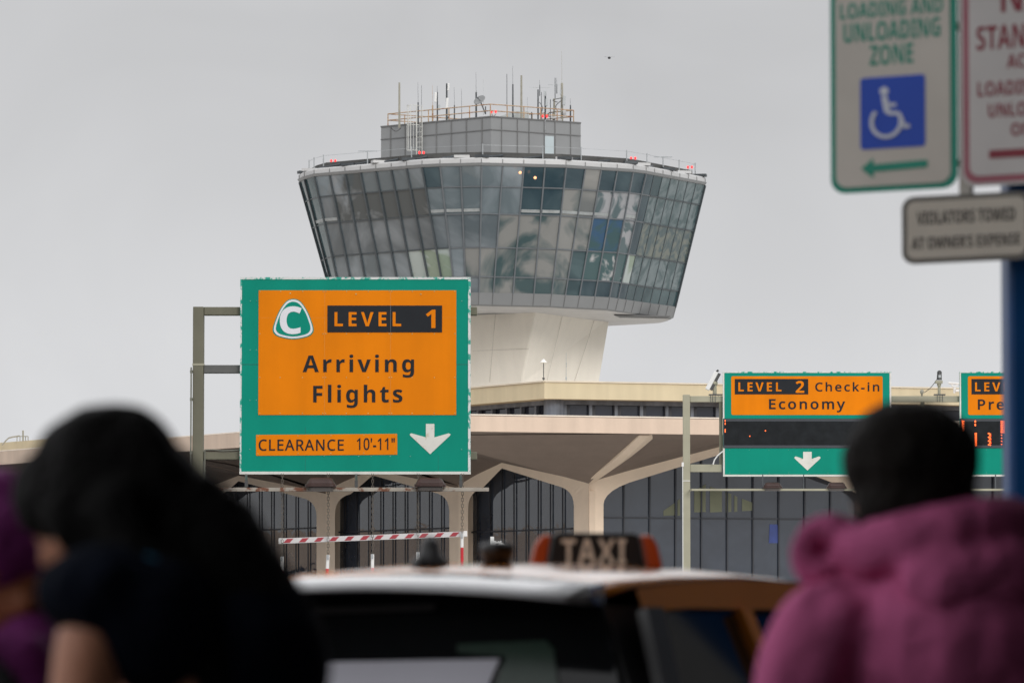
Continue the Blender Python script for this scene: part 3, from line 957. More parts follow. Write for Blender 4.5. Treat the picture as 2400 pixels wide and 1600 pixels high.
# joints round the columns
# solid backing wall behind the glass and core so nothing shows through
mb = MB()
f = lambda v, z: Vector((v.x, v.y, z))
kL, kR = C0 + uL * 46 - nL * 2.5, C0 + uR * 26 - nR * 2.5
kc = C0 + Vector((1.8, 3.0, 0))
ringb = [kL, kc, kR, kR + Vector((0, 40, 0)), kL + Vector((30, 20, 0))]
mb.hexa([f(v, 0) for v in ringb], [f(v, O1.z + hF - .05) for v in ringb])
mb.build('core', M['dark_metal'], term)
# upper storey: yellow band over a clerestory
Y0 = P(1276, 934, 188)
hY = 38.5 * 188 / F
def up(x): 
    d = uL if x < 1276 else uR
    p = PV(x, 900, Y0, d); return Vector((p.x, p.y, Y0.z))
yl_, yr_ = Y0 + uL * 17, up(2700)
mb = MB()
yc = [yl_, Y0.copy(), yr_, yr_ + Vector((0, 30, 0)), yl_ + Vector((10, 15, 0))]
mb.hexa(yc, [v + Vector((0, 0, hY)) for v in yc])
mb.build('roof_band', M['band'], term)
mb = MB()
for p, q, n_ in ((yl_, Y0, nL), (Y0, yr_, nR)):
    a_, b_ = p + Vector((0, 0, hY + .01)), q + Vector((0, 0, hY + .01))
    mb.hexa([a_ + n_ * .05, b_ + n_ * .05, b_ - n_ * .5, a_ - n_ * .5], [v + Vector((0, 0, .06)) for v in (a_ + n_ * .05, b_ + n_ * .05, b_ - n_ * .5, a_ - n_ * .5)])
mb.build('coping', mat('coping_yellow', (.62, .56, .45), .8, .08, 2), term)
rec = .9
zw0, zw1, zw2 = O1.z + hF - .1, P(1276, 946, 188.5).z, Y0.z
Yc = Y0 - (nL + nR).normalized() * rec * 1.25
cl_, cr_ = yl_ - nL * rec, yr_ - nR * rec
mb = MB()
mb.add([f(cl_, zw1), f(Yc, zw1), f(cr_, zw1), f(cr_, zw2), f(Yc, zw2), f(cl_, zw2)], [(0, 1, 4, 5), (1, 2, 3, 4)])
mb.build('louvre_band', M['louvre'], term, solid=.2)
def cler(p, q, step, n_):
    L_ = (q - p).length; d = (q - p).normalized(); k = 0
    while k * step < L_ - .2:
        a, b = p + d * (k * step), p + d * min((k + 1) * step, L_)
        a2, b2 = a - n_ * .12, b - n_ * .12
        wn = MB().add([f(a2, zw0), f(b2, zw0), f(b2, zw1), f(a2, zw1)], [(0, 1, 2, 3)]).build('clerestory_window', G['cler'], term)
        fr = MB(); fr.box((f(a, (zw0 + zw1) / 2)) - n_ * .02, (.13, .16, zw1 - zw0), Matrix.Rotation(math.atan2(d.y, d.x), 3, 'Z'))
        fr.box((f(a + d * .16, (zw0 + zw1) / 2)) - n_ * .09, (.16, .05, zw1 - zw0), Matrix.Rotation(math.atan2(d.y, d.x), 3, 'Z'), 1)
        fr.build('frame', [M['louvre'], M['mullion']], wn)
        k += 1
cler(Yc + uR * .45, Yc + uR * 26, 1.085, nR)
cler(Yc + uL * .2, Yc + uL * 16.5, 1.12, nL)
mb = MB(); mb.cyl(f(Yc, zw0), f(Yc, zw1 + .3), .42, n=14); mb.build('corner_post', M['louvre'], term)
kk = [cl_ - nL * .4, Yc + Vector((.2, .5, 0)), cr_ - nR * .4, cr_ + Vector((0, 28, 0)), cl_ + Vector((10, 14, 0))]
mb = MB(); mb.hexa([f(v, zw0) for v in kk], [f(v, zw2 + .1) for v in kk]); mb.build('core', M['dark_metal'], term)
# far left roof block with its guard rail
bl = MB(); p0 = PV(-260, 1073, O1 - nL * 1.5, uL); p1 = PV(205, 1073, O1 - nL * 1.5, uL)
zb0 = O1.z + hF; hb_ = 31 * 200 / F
dd = [f(p0, zb0), f(p1, zb0), f(p1, zb0) + Vector((12, 8, 0)), f(p0, zb0) + Vector((12, 8, 0))]
bl.hexa(dd, [v + Vector((0, 0, hb_)) for v in dd]); bl.build('roof_block', M['band'], term)
gr = MB()
Yg = p1.y + 6
gp = lambda x, y: P(x, y, Yg)
gr.tube([gp(5, 1043), gp(12, 1034), gp(20, 1026), gp(32, 1023), gp(46, 1021)], .035, n=6)
gr.cyl(gp(54, 1044), gp(54, 1008), .04, n=6)
for x in (40, 47, 60, 66): gr.cyl(gp(x, 1044), gp(x, 1022), .02, n=5)
gr.cyl(gp(40, 1022), gp(66, 1022), .02, n=5); gr.cyl(gp(38, 1037), gp(56, 1037), .04, n=5)
gr.build('roof_guard_rail', M['beige_pole'], term)
# painted reflections of a building as pale patches, and a blue screen in the big right-hand window
wR = outsR[0][1]
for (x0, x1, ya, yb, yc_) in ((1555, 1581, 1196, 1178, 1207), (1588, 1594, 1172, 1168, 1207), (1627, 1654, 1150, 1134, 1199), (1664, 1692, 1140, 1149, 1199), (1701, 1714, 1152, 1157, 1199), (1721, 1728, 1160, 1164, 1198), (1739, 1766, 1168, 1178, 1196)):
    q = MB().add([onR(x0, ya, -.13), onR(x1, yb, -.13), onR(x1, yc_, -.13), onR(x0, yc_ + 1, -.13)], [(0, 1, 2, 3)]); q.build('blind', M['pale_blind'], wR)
q = MB().add([onR(1804, 1228, -.13), onR(1822, 1228, -.13), onR(1828, 1272, -.13), onR(1802, 1272, -.13)], [(0, 1, 2, 3)]); q.build('screen', M['blue_screen'], wR)

wq = Vector((-62, 226, 0)); wd_ = Vector((.44, .9, 0)); wn_ = Vector((.9, -.44, 0))
mb = MB()
a_, b_ = wq - wd_ * 60, wq + wd_ * 70
for z0, z1, o_, mi in ((0, 5.2, 0, 1), (5.2, 7.4, 2.5, 0)):
    k4 = [a_ + wn_ * o_, b_ + wn_ * o_, b_ - wn_ * 14, a_ - wn_ * 14]
    mb.hexa([f(v, z0) for v in k4], [f(v, z1) for v in k4], mi)
for k in range(14):
    c = a_ + wd_ * (k * 9.3 + 4) + wn_ * .6
    mb.box(f(c, 2.6), (1.4, .8, 5.2), Matrix.Rotation(math.atan2(wd_.y, wd_.x), 3, 'Z'))
mb.build('far_wing', [M['fascia'], M['dark_metal']], term)
# things on the terminal roof
rb_ = thing('roof_beacon', 'small white mushroom dome on a thin stem above the cream roof band', 'beacon', f(P(1274, 890, 191), P(1274, 893, 191).z))
bk = P(1274, 850, 191)
q = MB(); rg = [[bk + Vector((r_ * math.cos(a), r_ * math.sin(a), z_)) for a in [2 * math.pi * i / 16 for i in range(16)]] for r_, z_ in ((.10, -.01), (.145, .0), (.14, .03), (.07, .10), (.03, .15), (.005, .155))]
q.loft(rg); q.build('dome', M['white_paint'], rb_, smooth=True)
q = MB(); q.cyl(P(1274, 894, 191), bk, .018, n=6); q.box(P(1274, 887, 191), (.10, .1, .07)); q.build('stem', M['cam_dark'], rb_)
q = MB(); q.cyl(P(1327, 894, 191), P(1327, 826, 191), .014, .007, n=5); q.box(P(1327, 886, 191), (.07, .08, .10)); q.sph(P(1327.5, 852, 191), .03, 8); q.sph(P(1328, 858, 191), .025, 8)
tag(q.build('whip_antenna', M['galv']), 'thin whip aerial on the cream roof band right of the white dome', 'antenna')
q = MB(); Yf = 192
q.cyl(P(2237, 921, Yf), P(2237, 908, Yf), .05, n=6); q.tube([P(2230, 898, Yf), P(2233, 906, Yf), P(2241, 906, Yf), P(2244, 898, Yf)], .035, n=5); q.cyl(P(2223, 897, Yf), P(2250, 899, Yf), .045, n=6); q.box(P(2245, 915, Yf), (.22, .2, .1))
tag(q.build('forked_antenna', M['cam_grey']), 'small pale forked aerial on the roof edge beside the cut-off sign', 'antenna')

# ================================================================== ARRIVALS SIGN ON ITS GANTRY
D1 = 81.0
S1 = Fr(832, 880, D1)
def beam(fr, mb, x0, y0, x1, y1, a, b, mi=0): fr.rect(mb, x0, y0, x1, y1, a, b, mi)
gl_ = f(S1(463, 1500), 0)
gan = thing('sign_gantry', 'olive steel post with three arms holding the large arrivals sign', 'gantry', (gl_.x, gl_.y, 0))
q = MB(); zg = S1(463, 717).z
pc_ = S1(463.3, 717); hw = 12.6 * S1.k
q.box((pc_.x, pc_.y + .22, pc_.z / 2), (2 * hw, .24, pc_.z)); q.build('post', M['olive'], gan, bevel=.012)
q = MB(); q.box((pc_.x, pc_.y + .22, S1(0, 853).z), (2 * hw + .012, .252, .035)); q.build('joint_plate', M['olive2'], gan)
q = MB(); q.box((pc_.x + .006, pc_.y + .215, S1(0, 1210).z), (2 * hw + .01, .262, 180 * S1.k)); q.build('sleeve', M['galv'], gan, bevel=.01)
for (y0, y1, x1) in ((717.5, 737, 1118), (854, 873, 1090), (1058, 1076, 1118)):
    q = MB(); S1.rect(q, 476.2, y0, x1, y1, -.12, -.30); q.build('arm', M['olive'] if y0 != 854 else mat('olive_grey', (.10, .10, .095), .6, .15, 3), gan, bevel=.012)
q = MB()
q.tube([S1(447.5, 1340, -.05), S1(447.5, 868, -.05), S1(447.5, 860, -.05)], .014, n=6)
for y in (870, 935, 1060, 1100, 1200): q.box(S1(447.8, y, -.08), (.045, .06, .05))
q.tube([S1(480, 1300, -.10), S1(480, 1053, -.10), S1(500, 1053, -.10), S1(520, 1055.5, -.08), S1(560, 1054, -.1)], .012, n=6)
q.build('conduit', mat('conduit_grey', (.16, .16, .13), .6, .15, 3), gan)

sg = thing('arrivals_sign', 'big green and orange sign reading LEVEL 1 Arriving Flights with clearance height', 'sign', S1(832, 1110))
q = MB(); S1.rect(q, 562.5, 649.5, 1103, 1110.5, 0, -.10); bd = q.build('board', M['green'], sg)
q = MB()
S1.rect(q, 566.5, 654.5, 1097, 1104.5, .002, .008)
S1.rect(q, 566.5, 853.3, 605.0, 854.6, .008, .010, 1); S1.rect(q, 1070, 853.3, 1097, 854.6, .008, .010, 1)
S1.rect(q, 716, 1000, 716.6, 1104, .008, .009, 1); S1.rect(q, 1027, 1066, 1027.6, 1104, .008, .009, 1)
rng = random.Random(3)
for (xs_, ys_) in (((586, 601), (705, 820, 938, 1053)), ((1082,), (705, 1053))):
    for x in xs_:
        for y in ys_: q.sph(S1(x, y, .009), .012, 6, 2)
for x in (760, 870, 962, 841, 915): q.sph(S1(x, 1067 + 2, .009), .012, 6, 2)
q.build('face', [M['green'], mat('seam_green', (.0, .09, .07), .6, .1, 3), M['rivet_green']], sg)
q = MB(); S1.rect(q, 562.5, 649, 1103, 654.2, .002, .016); q.build('edge_strip', M['peel2'], sg)
q = MB(); S1.rect(q, 1097.2, 654.4, 1103, 1104.6, .002, .016); q.build('edge_strip', M['peel'], sg)
q = MB(); S1.rect(q, 562.5, 654.4, 566.4, 1104.6, .002, .016); q.build('edge_strip', M['peel'], sg)
q = MB(); S1.rect(q, 562.0, 1104.8, 1103.4, 1111, .002, .020); q.build('edge_strip', M['edge_white'], sg)
q = MB(); S1.rect(q, 605.7, 680, 1069.3, 972.2, .010, .018)
for x in (760.5, 915): S1.rect(q, x, 680, x + .7, 972, .018, .0195, 1)
S1.rect(q, 606, 744, 1069, 744.4, .018, .0185, 1)
for y in (682.5, 782, 884.5, 968.5):
    for x in (609, 657, 709, 757, 763.5, 812, 863, 912, 918, 966, 1018, 1066): q.sph(S1(x, y, .018), .011, 6, 2)
for x, y in ((680, 687), (834, 689), (986, 689)): q.sph(S1(x, y, .018), .016, 6, 2)
op = q.build('orange_panel', [M['orange'], mat('seam_orange', (.62, .22, .02), .5, .1, 3), M['rivet']], sg)
q = MB(); S1.rect(q, 767.2, 715.6, 1036, 778.6, .021, .027); S1.rect(q, 914.9, 715.8, 915.7, 778.4, .027, .028, 1); bp_ = q.build('black_panel', [M['sign_black'], M['louvre']], sg)
text('LEVEL', S1, (783.8, 731.2, 940, 764.3), M['orange'], 'lettering', bp_, .028, .004, .0, 1.35, True)
text('1', S1, (998, 725.5, 1020.5, 768.6), M['orange'], 'lettering', bp_, .028, .004, .0, 1, True)
text('Arriving', S1, (709.5, 830.6, 970.5, 884.7), M['sign_black'], 'lettering', op, .020, .005, .0, 1.22, True)
text('Flights', S1, (734.4, 901.3, 943.3, 955.7), M['sign_black'], 'lettering', op, .020, .005, .0, 1.22, True)
q = MB(); S1.slab(q, [(601, 1067.5), (931.5, 1065), (931, 1016.3), (600.8, 1018.8)], .010, .018)
for x in (605, 699, 776, 853, 927): q.sph(S1(x, 1022 - (x - 605) * .008, .018), .011, 6, 1); q.sph(S1(x, 1063.5 - (x - 605) * .008, .018), .011, 6, 1)
cp_ = q.build('clearance_plate', [M['orange'], M['rivet']], sg)
text('CLEARANCE', S1, (607, 1029.3, 806.3, 1056), M['sign_black'], 'lettering', cp_, .020, .004, .012, 1.12)
text('10\'-11"', S1, (837, 1026, 925.7, 1054.5), M['sign_black'], 'lettering', cp_, .020, .004, .012, 1.05)
def arrow_px(cx, y0, sw, ww, ys, yt, ye):
    return [(cx - sw, y0), (cx + sw, y0), (cx + sw, ys), (cx + ww - 4, ye - 2.5), (cx + ww, ye), (cx + ww - 1.5, ye + 3), (cx, yt), (cx - ww + 1.5, ye + 3), (cx - ww, ye), (cx - ww + 4, ye - 2.5), (cx - sw, ys)]
q = MB(); pts = arrow_px(1008.3, 993, 10, 48, 1024.5, 1064, 1017.5)
def fan(mb, fr, pts, a, b, mi=0):
    fr.slab(mb, pts, a, b, mi)
fan(q, S1, pts[::-1], .009, .016); q.build('arrow', M['arrow_white'], sg)
def rtri(cx, top, bot, half, grow=0):
    """rounded triangle outline, wide at the foot"""
    base = [(0, top), (.33, top + .055 * (bot - top)), (.62, top + .24 * (bot - top)), (.83, top + .46 * (bot - top)), (1.0, top + .74 * (bot - top)), (.91, top + .875 * (bot - top)), (.62, top + .95 * (bot - top)), (0, bot)]
    pts = []
    ctl = [(cx + half * a, y) for a, y in base] + [(cx - half * a, y) for a, y in base[-2:0:-1]]
    n = len(ctl)
    for i in range(n):
        p0, p1, p2, p3 = ctl[i - 1], ctl[i], ctl[(i + 1) % n], ctl[(i + 2) % n]
        for k in range(5):
            t = k / 5
            pts.append(tuple(.5 * ((2 * p1[j]) + (-p0[j] + p2[j]) * t + (2 * p0[j] - 5 * p1[j] + 4 * p2[j] - p3[j]) * t * t + (-p0[j] + 3 * p1[j] - 3 * p2[j] + p3[j]) * t ** 3) for j in (0, 1)))
    return pts[::-1]
q = MB(); fan(q, S1, rtri(687, 699.7, 795, 48), .020, .024); em = q.build('emblem', M['green'], sg)
q = MB(); fan(q, S1, rtri(687, 701.7, 793, 45.5), .0245, .0275); q.build('emblem_border', M['emblem_white'], em)
q = MB(); fan(q, S1, rtri(687, 706.8, 788.4, 40.5), .028, .031); q.build('emblem_field', M['green'], em)
text('C', S1, (655.5, 717.5, 707, 783), M['emblem_white'], 'lettering', em, .032, .004, .01, 1, True)

# rusty rail with two floodlights under the sign
S1b = Fr(832, 1146, D1 - .9)
rail = thing('light_rail', 'rust stained steel rail hanging below the arrivals sign', 'rail', S1b(832, 1151))
q = MB(); S1b.rect(q, 512, 1142, 1146, 1151, 0, -.08); q.build('bar', M['rust_bar'], rail, bevel=.006)
for x in (577, 835, 1080):
    q = MB(); a, b = S1b(x, 1142, -.04), S1(x, 1108, -.06); q.hexa([a + Vector((-.02, 0, 0)), a + Vector((.02, 0, 0)), b + Vector((.02, 0, 0)), b + Vector((-.02, 0, 0))], [v + Vector((0, .04, .02)) for v in (a + Vector((-.02, 0, 0)), a + Vector((.02, 0, 0)), b + Vector((.02, 0, 0)), b + Vector((-.02, 0, 0)))])
    q.box(a + Vector((0, 0, .07)), (.055, .05, .12)); q.build('hanger', M['cam_dark'], rail)
def flood(fr, x0, x1, y0, y1, label, group):
    k = fr.k; cx = (x0 + x1) / 2; w_ = (x1 - x0) * k; h_ = (y1 - y0) * k
    base = fr(cx, y1, .02)
    t = thing('floodlight', label, 'floodlight', base, group)
    def rg(w2, d2, z, r_=.3):
        return [base + Vector((x * k, .0 - y * k, z)) for x, y in rrect(-w2 / k / 2, -d2 / k / 2, w2 / k / 2, d2 / k / 2, min(w2, d2) / k * r_, 3)]
    q = MB(); q.loft([rg(w_ * .78, .24, 0), rg(w_ * .80, .26, h_ * .30)]); q.build('lens', M['lamp_glass'], t)
    q = MB(); q.loft([rg(w_, .34, h_ * .30), rg(w_, .34, h_ * .50), rg(w_ * .94, .30, h_ * .53)]); q.build('rim', M['lamp_brown'], t, bevel=.008)
    q = MB(); q.loft([rg(w_ * .92, .30, h_ * .53), rg(w_ * .84, .27, h_ * .74), rg(w_ * .74, .22, h_ * .92), rg(w_ * .62, .16, h_)]); q.build('housing', M['lamp_brown'], t, smooth=False, bevel=.01)
    return t
flood(S1b, 715.5, 788.5, 1119.5, 1150.5, 'dark brown floodlight under the middle of the arrivals sign', 'floodlights on the sign rails')
flood(S1b, 971, 1045.5, 1120, 1149.5, 'dark brown floodlight with a bright rim below the white arrow of the arrivals sign', 'floodlights on the sign rails')

# clearance bar and hanging tubes on chains
def chain(mb, p, q, w_=.022):
    L_ = (p - q).length; n = int(L_ / .05); d = (q - p) / n
    for i in range(n):
        c = p + d * (i + .5); hz_ = d.length * .62
        if i % 2 == 0:
            for s_ in (-1, 1): mb.cyl(c + Vector((s_ * w_ * .8, 0, hz_)), c + Vector((s_ * w_ * .65, 0, -hz_)), .007, n=4)
        else: mb.cyl(c + Vector((0, 0, hz_)), c + Vector((0, 0, -hz_)), .009, n=4)
S1c = Fr(832, 1260, D1 - .55)
cbar = thing('clearance_bar', 'red and white striped height bar hanging level on chains under the arrivals sign', 'height bar', S1c(874, 1265))
yb_ = lambda x: 1267.0 + (x - 660) * (1250.5 - 1267.0) / (1090 - 660)
q = MB(); S1c.slab(q, [(664, yb_(664) + 6.2), (1086, yb_(1086) + 6.2), (1086, yb_(1086) - 6.2), (664, yb_(664) - 6.2)], 0, -.05)
x = 664
seg = 0
for s0 in (664, 771, 876, 981):
    for k in range(3):
        x = s0 + k * 36
        c0, c1 = x + (0 if k else 0), x + 15
        sk_ = 9 if True else 0
        lim = 1085
        a0, a1, b0, b1 = min(c0, lim), min(c1, lim), min(c0 + sk_, lim), min(c1 + sk_, lim)
        S1c.slab(q, [(a0, yb_(a0) + 4.6), (a1, yb_(a1) + 4.6), (b1, yb_(b1) - 4.6), (b0, yb_(b0) - 4.6)], .0, .006, 1)
q.build('bar', [M['stripe_white'], M['stripe_red']], cbar)
for a, b in ((653, 664), (1085.8, 1095)):
    q = MB(); S1c.slab(q, [(a, yb_(a) + 6.8), (b, yb_(b) + 6.8), (b, yb_(b) - 6.8), (a, yb_(a) - 6.8)], .01, -.06); q.build('end_cap', M['white_paint'], cbar, bevel=.01)
tubes = [(662, 1304, 8, 'leftmost'), (769.5, 1300, 8, ''), (873.5, 1298, 8, ''), (980, 1293.5, 8, ''), (1083, 1250.5, 7.5, '')]
lab = ['white hanging tube on a chain beside the black haired person', 'white tube with a red foot on a chain in front of the second arch pier', 'white tube with a red foot hanging near the middle of the striped bar', 'white tube on a chain just behind the taxi roof fin', 'longer red and white tube hanging at the right end of the striped bar']
for (x, yt, wd, _), lb in zip(tubes, lab):
    t = thing('hanging_tube', lb, 'height tube', S1c(x, yt + 110, -.02), 'height tubes hanging under the arrivals sign')
    q = MB(); chain(q, S1c(x, 1112, -.02) if False else S1c(x + (1.5 if x > 1000 else 0), 1110, .09), S1c(x, yt + 3, .09)); q.build('chain', M['chain'], t)
    q = MB(); L1 = 32
    sx = -2 if x in (769.5, 980) else 0
    px_ = lambda y: x + sx * (y - yt) / 40
    y = yt; mi = 0
    r_ = wd / 2 * S1c.k
    while y < yt + 170:
        q.cyl(S1c(px_(y), y, .09), S1c(px_(y + L1), y + L1, .09), r_, n=12, mi=mi); y += L1; mi = 1 - mi
        L1 = 45
    q.build('tube', [M['white_paint'], M['red_paint']], t)
    q = MB(); q.box(S1c(x, yt + 5, .13), (.03, .03, .08)); q.build('label_tag' if False else 'clamp', M['galv'], t)

# white street camera on a pole
S4 = Fr(1154, 1290, 95)
ct = thing('security_camera', 'white camera on a short pole behind the taxi roof', 'camera', f(S4(1153, 1500), 0))
q = MB(); pb_ = S4(1153.5, 1257); q.box((pb_.x, pb_.y, pb_.z / 2), (9 * S4.k, 9 * S4.k, pb_.z)); q.build('pole', M['cam_grey'], ct, bevel=.008)
q = MB(); q.cyl(S4(1158, 1273), S4(1171, 1269), .020, n=8); q.cyl(S4(1171, 1269), S4(1174, 1271), .03, n=8); q.box(S4(1160, 1272), (.05, .05, .09)); q.build('arm', M['cam_grey'], ct)
q = MB(); q.cyl(S4(1173, 1276), S4(1173, 1271), .055, .04, n=12); q.box(S4(1174, 1275), (.13, .12, .03)); q.cyl(S4(1173, 1278.5), S4(1173, 1276), .03, .05, n=12); q.build('camera_body', M['white_paint'], ct, bevel=.006)

# ================================================================== SECOND GANTRY
D2 = 131.0
S2 = Fr(1900, 990, D2)
g2p = S2(1609.3, 924)
ga2 = thing('sign_gantry', 'pale olive steel portal carrying the check-in economy sign and its neighbour', 'gantry', (g2p.x, g2p.y, 0))
q = MB(); q.box((g2p.x, g2p.y + .18, g2p.z / 2), (16.6 * S2.k, .22, g2p.z)); q.build('post', M['olive2'], ga2, bevel=.012)
for (x0, y0, x1, y1) in ((1617.8, 927, 2700, 941), (1617.8, 1087.5, 1692, 1105), (2090, 1087.5, 2250, 1105)):
    q = MB(); S2.rect(q, x0, y0, x1, y1, -.12, -.28); q.build('beam', M['olive2'], ga2, bevel=.01)
q = MB(); S2.rect(q, 1686.3, 941.2, 1693.8, 1087.3, -.125, -.24); q.build('upright', M['olive'], ga2)
q = MB(); S2.rect(q, 2159.5, 941.2, 2168, 1060, -.125, -.24); q.build('upright', M['olive'], ga2)
q = MB(); S2.rect(q, 1617.8, 1145.4, 2700, 1150.2, .30, .24); S2.rect(q, 1617, 1146, 1619, 1150, .30, -.2); q.build('lamp_rail', M['olive2'], ga2)
for x in (1786, 1881.6, 2060, 2330):
    q = MB(); S2.rect(q, x - 1.2, 1112, x + 1.2, 1145.3, .28, .25); q.build('hanger', M['dark_metal'], ga2)
q = MB(); q.tube([S2(1600, 1340, -.04), S2(1600, 1088, -.04)], .012, n=6); q.tube([S2(1671, 1088, 0), S2(1674, 1078, 0), S2(1681, 1068, 0), S2(1690, 1060, 0), S2(1696, 1056, -.02)], .018, n=6); q.box(S2(1600, 1088, -.03), (.06, .06, .12)); q.box(S2(1609, 1126, -.06), (.20, .02, .02)); q.build('conduit', M['cam_grey'], ga2)

def lane_sign(dx, label, line1, line2, box2, leds):
    fr = S2
    X = lambda x: x + dx
    t = thing('check_in_sign', label, 'sign', fr(X(1892), 1116), 'level 2 check-in lane signs')
    q = MB(); fr.rect(q, X(1694.5), 870.5, X(2089), 1116, 0, -.12); q.build('board', M['green'], t)
    q = MB(); fr.rect(q, X(1698), 873.5, X(2085), 980.5, .002, .010); fr.rect(q, X(1698.5), 1050, X(2085), 1111.5, .002, .010)
    for k in range(9): q.sph(fr(X(1710 + k * 46), 1107.5, .010), .012, 6, 1); q.sph(fr(X(1710 + k * 46), 1054, .010), .010, 6, 1)
    q.build('face', [M['green'], M['rivet_green']], t)
    for (x0, y0, x1, y1, m) in ((1694.3, 870.2, 2089.2, 873.3, 'peel2'), (1694.3, 873.5, 1697.8, 980.5, 'edge_white'), (2085.3, 873.5, 2089.2, 1111.5, 'edge_white'), (1694.5, 1050, 1698.3, 1111.5, 'edge_white'), (1694.3, 1111.8, 2089.2, 1116, 'edge_white')):
        q = MB(); fr.rect(q, X(x0), y0, X(x1), y1, .002, .016); q.build('edge_strip', M[m], t)
    q = MB(); fan(q, fr, rrect(X(1714), 881.3, X(2069), 972, 4), .012, .019); op = q.build('orange_panel', M['orange'], t)
    q = MB(); fr.rect(q, X(1722.3), 887.8, X(1894.5), 923.8, .021, .027); bp_ = q.build('black_panel', M['sign_black'], t)
    text('LEVEL', fr, (X(1730.6), 895.8, X(1831.7), 916.7), M['orange'], 'lettering', bp_, .028, .004, .0, 1.35, True)
    text('2', fr, (X(1865), 892.3, X(1885), 920.2), M['orange'], 'lettering', bp_, .028, .004, .0, 1, True)
    text('Check-in', fr, (X(1911), 895, X(2061), 917), M['sign_black'], 'lettering', op, .020, .005, .020, 1.30)
    text(line2, fr, (X(box2[0]), box2[1], X(box2[2]), box2[3]), M['sign_black'], 'lettering', op, .020, .005, .024, 1.30)
    q = MB(); fr.rect(q, X(1695), 981, X(2089), 1049.5, .002, .03); fr.rect(q, X(1697), 987, X(2087), 1043, .03, .034, 1)
    for (x0, y0, x1, y1) in leds: fr.rect(q, X(x0), y0, X(x1), y1, .035, .040, 2)
    q.build('led_display', [M['led_frame'], M['led_panel'], M['led']], t)
    q = MB(); fan(q, fr, arrow_px(X(1892), 1058.3, 10, 31, 1075, 1102, 1071.5)[::-1], .011, .018); q.build('arrow', M['arrow_white'], t)
    return t
L2 = [(1698.5, 984, 1700.5, 988), (1698.5, 991, 1700.5, 995), (1698.5, 1005, 1700.5, 1013), (1756, 1020.5, 1758, 1023), (1792.5, 1008, 1795, 1010.5)]
lane_sign(0, 'green and orange sign reading LEVEL 2 Check-in Economy with a dark display', 'Check-in', 'Economy', (1802.5, 934.8, 1981, 966), L2)
L3 = [(1699, 985, 1702.5, 1015)] + [(1702.5, 986 + k * 5.5, 1705, 988.5 + k * 5.5) for k in range(5)]
L3 += [(1729, 985, 1732, 990), (1729, 993, 1732, 998), (1729, 1014, 1734, 1045)]
for k in range(7): L3 += [(1760 + (k % 2) * 3, 1014 + k * 4.4, 1764 + (k % 2) * 3, 1017 + k * 4.4), (1764 + (k % 2), 1015.5 + k * 4.4, 1767, 1017.5 + k * 4.4)]
for k in range(7): L3 += [(1790, 986 + k * 4.2, 1796, 989 + k * 4.2)]
L3 += [(1796.5, 986, 1803, 1015)]
for k in range(4): L3 += [(1790.5, 1018 + k * 7.2, 1793.5, 1020.5 + k * 7.2)]
lane_sign(555, 'green sign starting LEV and Pre with orange lit display, cut off by the blue column', 'Check-in', 'Premier Access', (1737, 934.8, 2047, 960), L3)
S2b = Fr(1900, 1140, D2 - .25)
flood(S2b, 1787.5, 1833, 1130, 1150, 'small brown floodlight under the down arrow sign, left of the arrow', 'floodlights on the sign rails')
flood(S2b, 1937, 1984, 1130, 1150, 'small brown floodlight partly behind the dark haired head', 'floodlights on the sign rails')

# cameras on the second gantry
c1 = thing('gantry_camera', 'white tilted camera housing on the left end of the second gantry', 'camera', S2(1676, 924, -.2), 'cameras on the second gantry')
q = MB(); a, b = S2(1658, 912, -.2), S2(1680, 870, -.2); d_ = (b - a); mid = (a + b) / 2
an = math.atan2(d_.x, d_.z); rm_ = Matrix.Rotation(an, 3, 'Y')
q.box(mid, (.12, .16, d_.length), rm_); q.build('housing', M['cam_grey'], c1, bevel=.015)
q = MB(); q.box(mid + Vector((.10, 0, -.03)), (.08, .14, d_.length * .92), rm_); q.cyl(b + Vector((0, 0, 0)), b + Vector((.06, 0, .05)), .03, n=6); q.build('heat_sink', M['cam_dark'], c1)
q = MB(); q.sph(S2(1676, 896, -.2), .09, 10); q.cyl(S2(1676, 922, -.2), S2(1676, 896, -.2), .055, n=10); q.build('mount', M['olive2'], c1)
q = MB(); S2.rect(q, 1662, 922.6, 1694, 925, -.08, -.32); 
for x in (1666, 1671, 1677): q.cyl(S2(x, 924, -.1), S2(x, 944, -.1), .008, n=4)
q.build('base_plate', M['dark_metal'], c1)
c2 = thing('gantry_camera', 'dark headed camera on a pale stub post between the two check-in signs', 'camera', S2(2203, 924, -.2), 'cameras on the second gantry')
q = MB(); q.cyl(S2(2203.5, 889, -.2), S2(2204, 871, -.2), .075, .065, n=10); q.sph(S2(2204, 872, -.2), .07, 10); q.build('head', M['cam_dark'], c2)
q = MB(); q.box(S2(2204, 881, -.11), (.07, .03, .08)); q.build('lens', M['galv'], c2)
q = MB(); q.box(S2(2202.5, 894, -.2), (.20, .16, .08)); q.cyl(S2(2203, 923, -.2), S2(2203, 894, -.2), .042, n=10); q.cyl(S2(2203, 903, -.2), S2(2203, 897, -.2), .06, n=10); q.build('mount', M['olive2'], c2)
q = MB(); S2.rect(q, 2191, 922.6, 2217, 925, -.08, -.32)
for x in (2198, 2204, 2210): q.cyl(S2(x, 924, -.1), S2(x, 942, -.1), .008, n=4)
q.build('base_plate', M['dark_metal'], c2)
q = MB(); q.tube([S2(lerp(2199, 2168, t), lerp(886, 919, t) + 4 * math.sin(math.pi * t), -.18) for t in [k / 8 for k in range(9)]], .010, n=5); q.build('cable', M['cam_dark'], c2)
q = MB(); q.sph(S2(2162.5, 917, -.2), (.055, .055, .075), 12); q.cyl(S2(2162.5, 926.8, -.2), S2(2162.5, 917, -.2), .025, n=8)
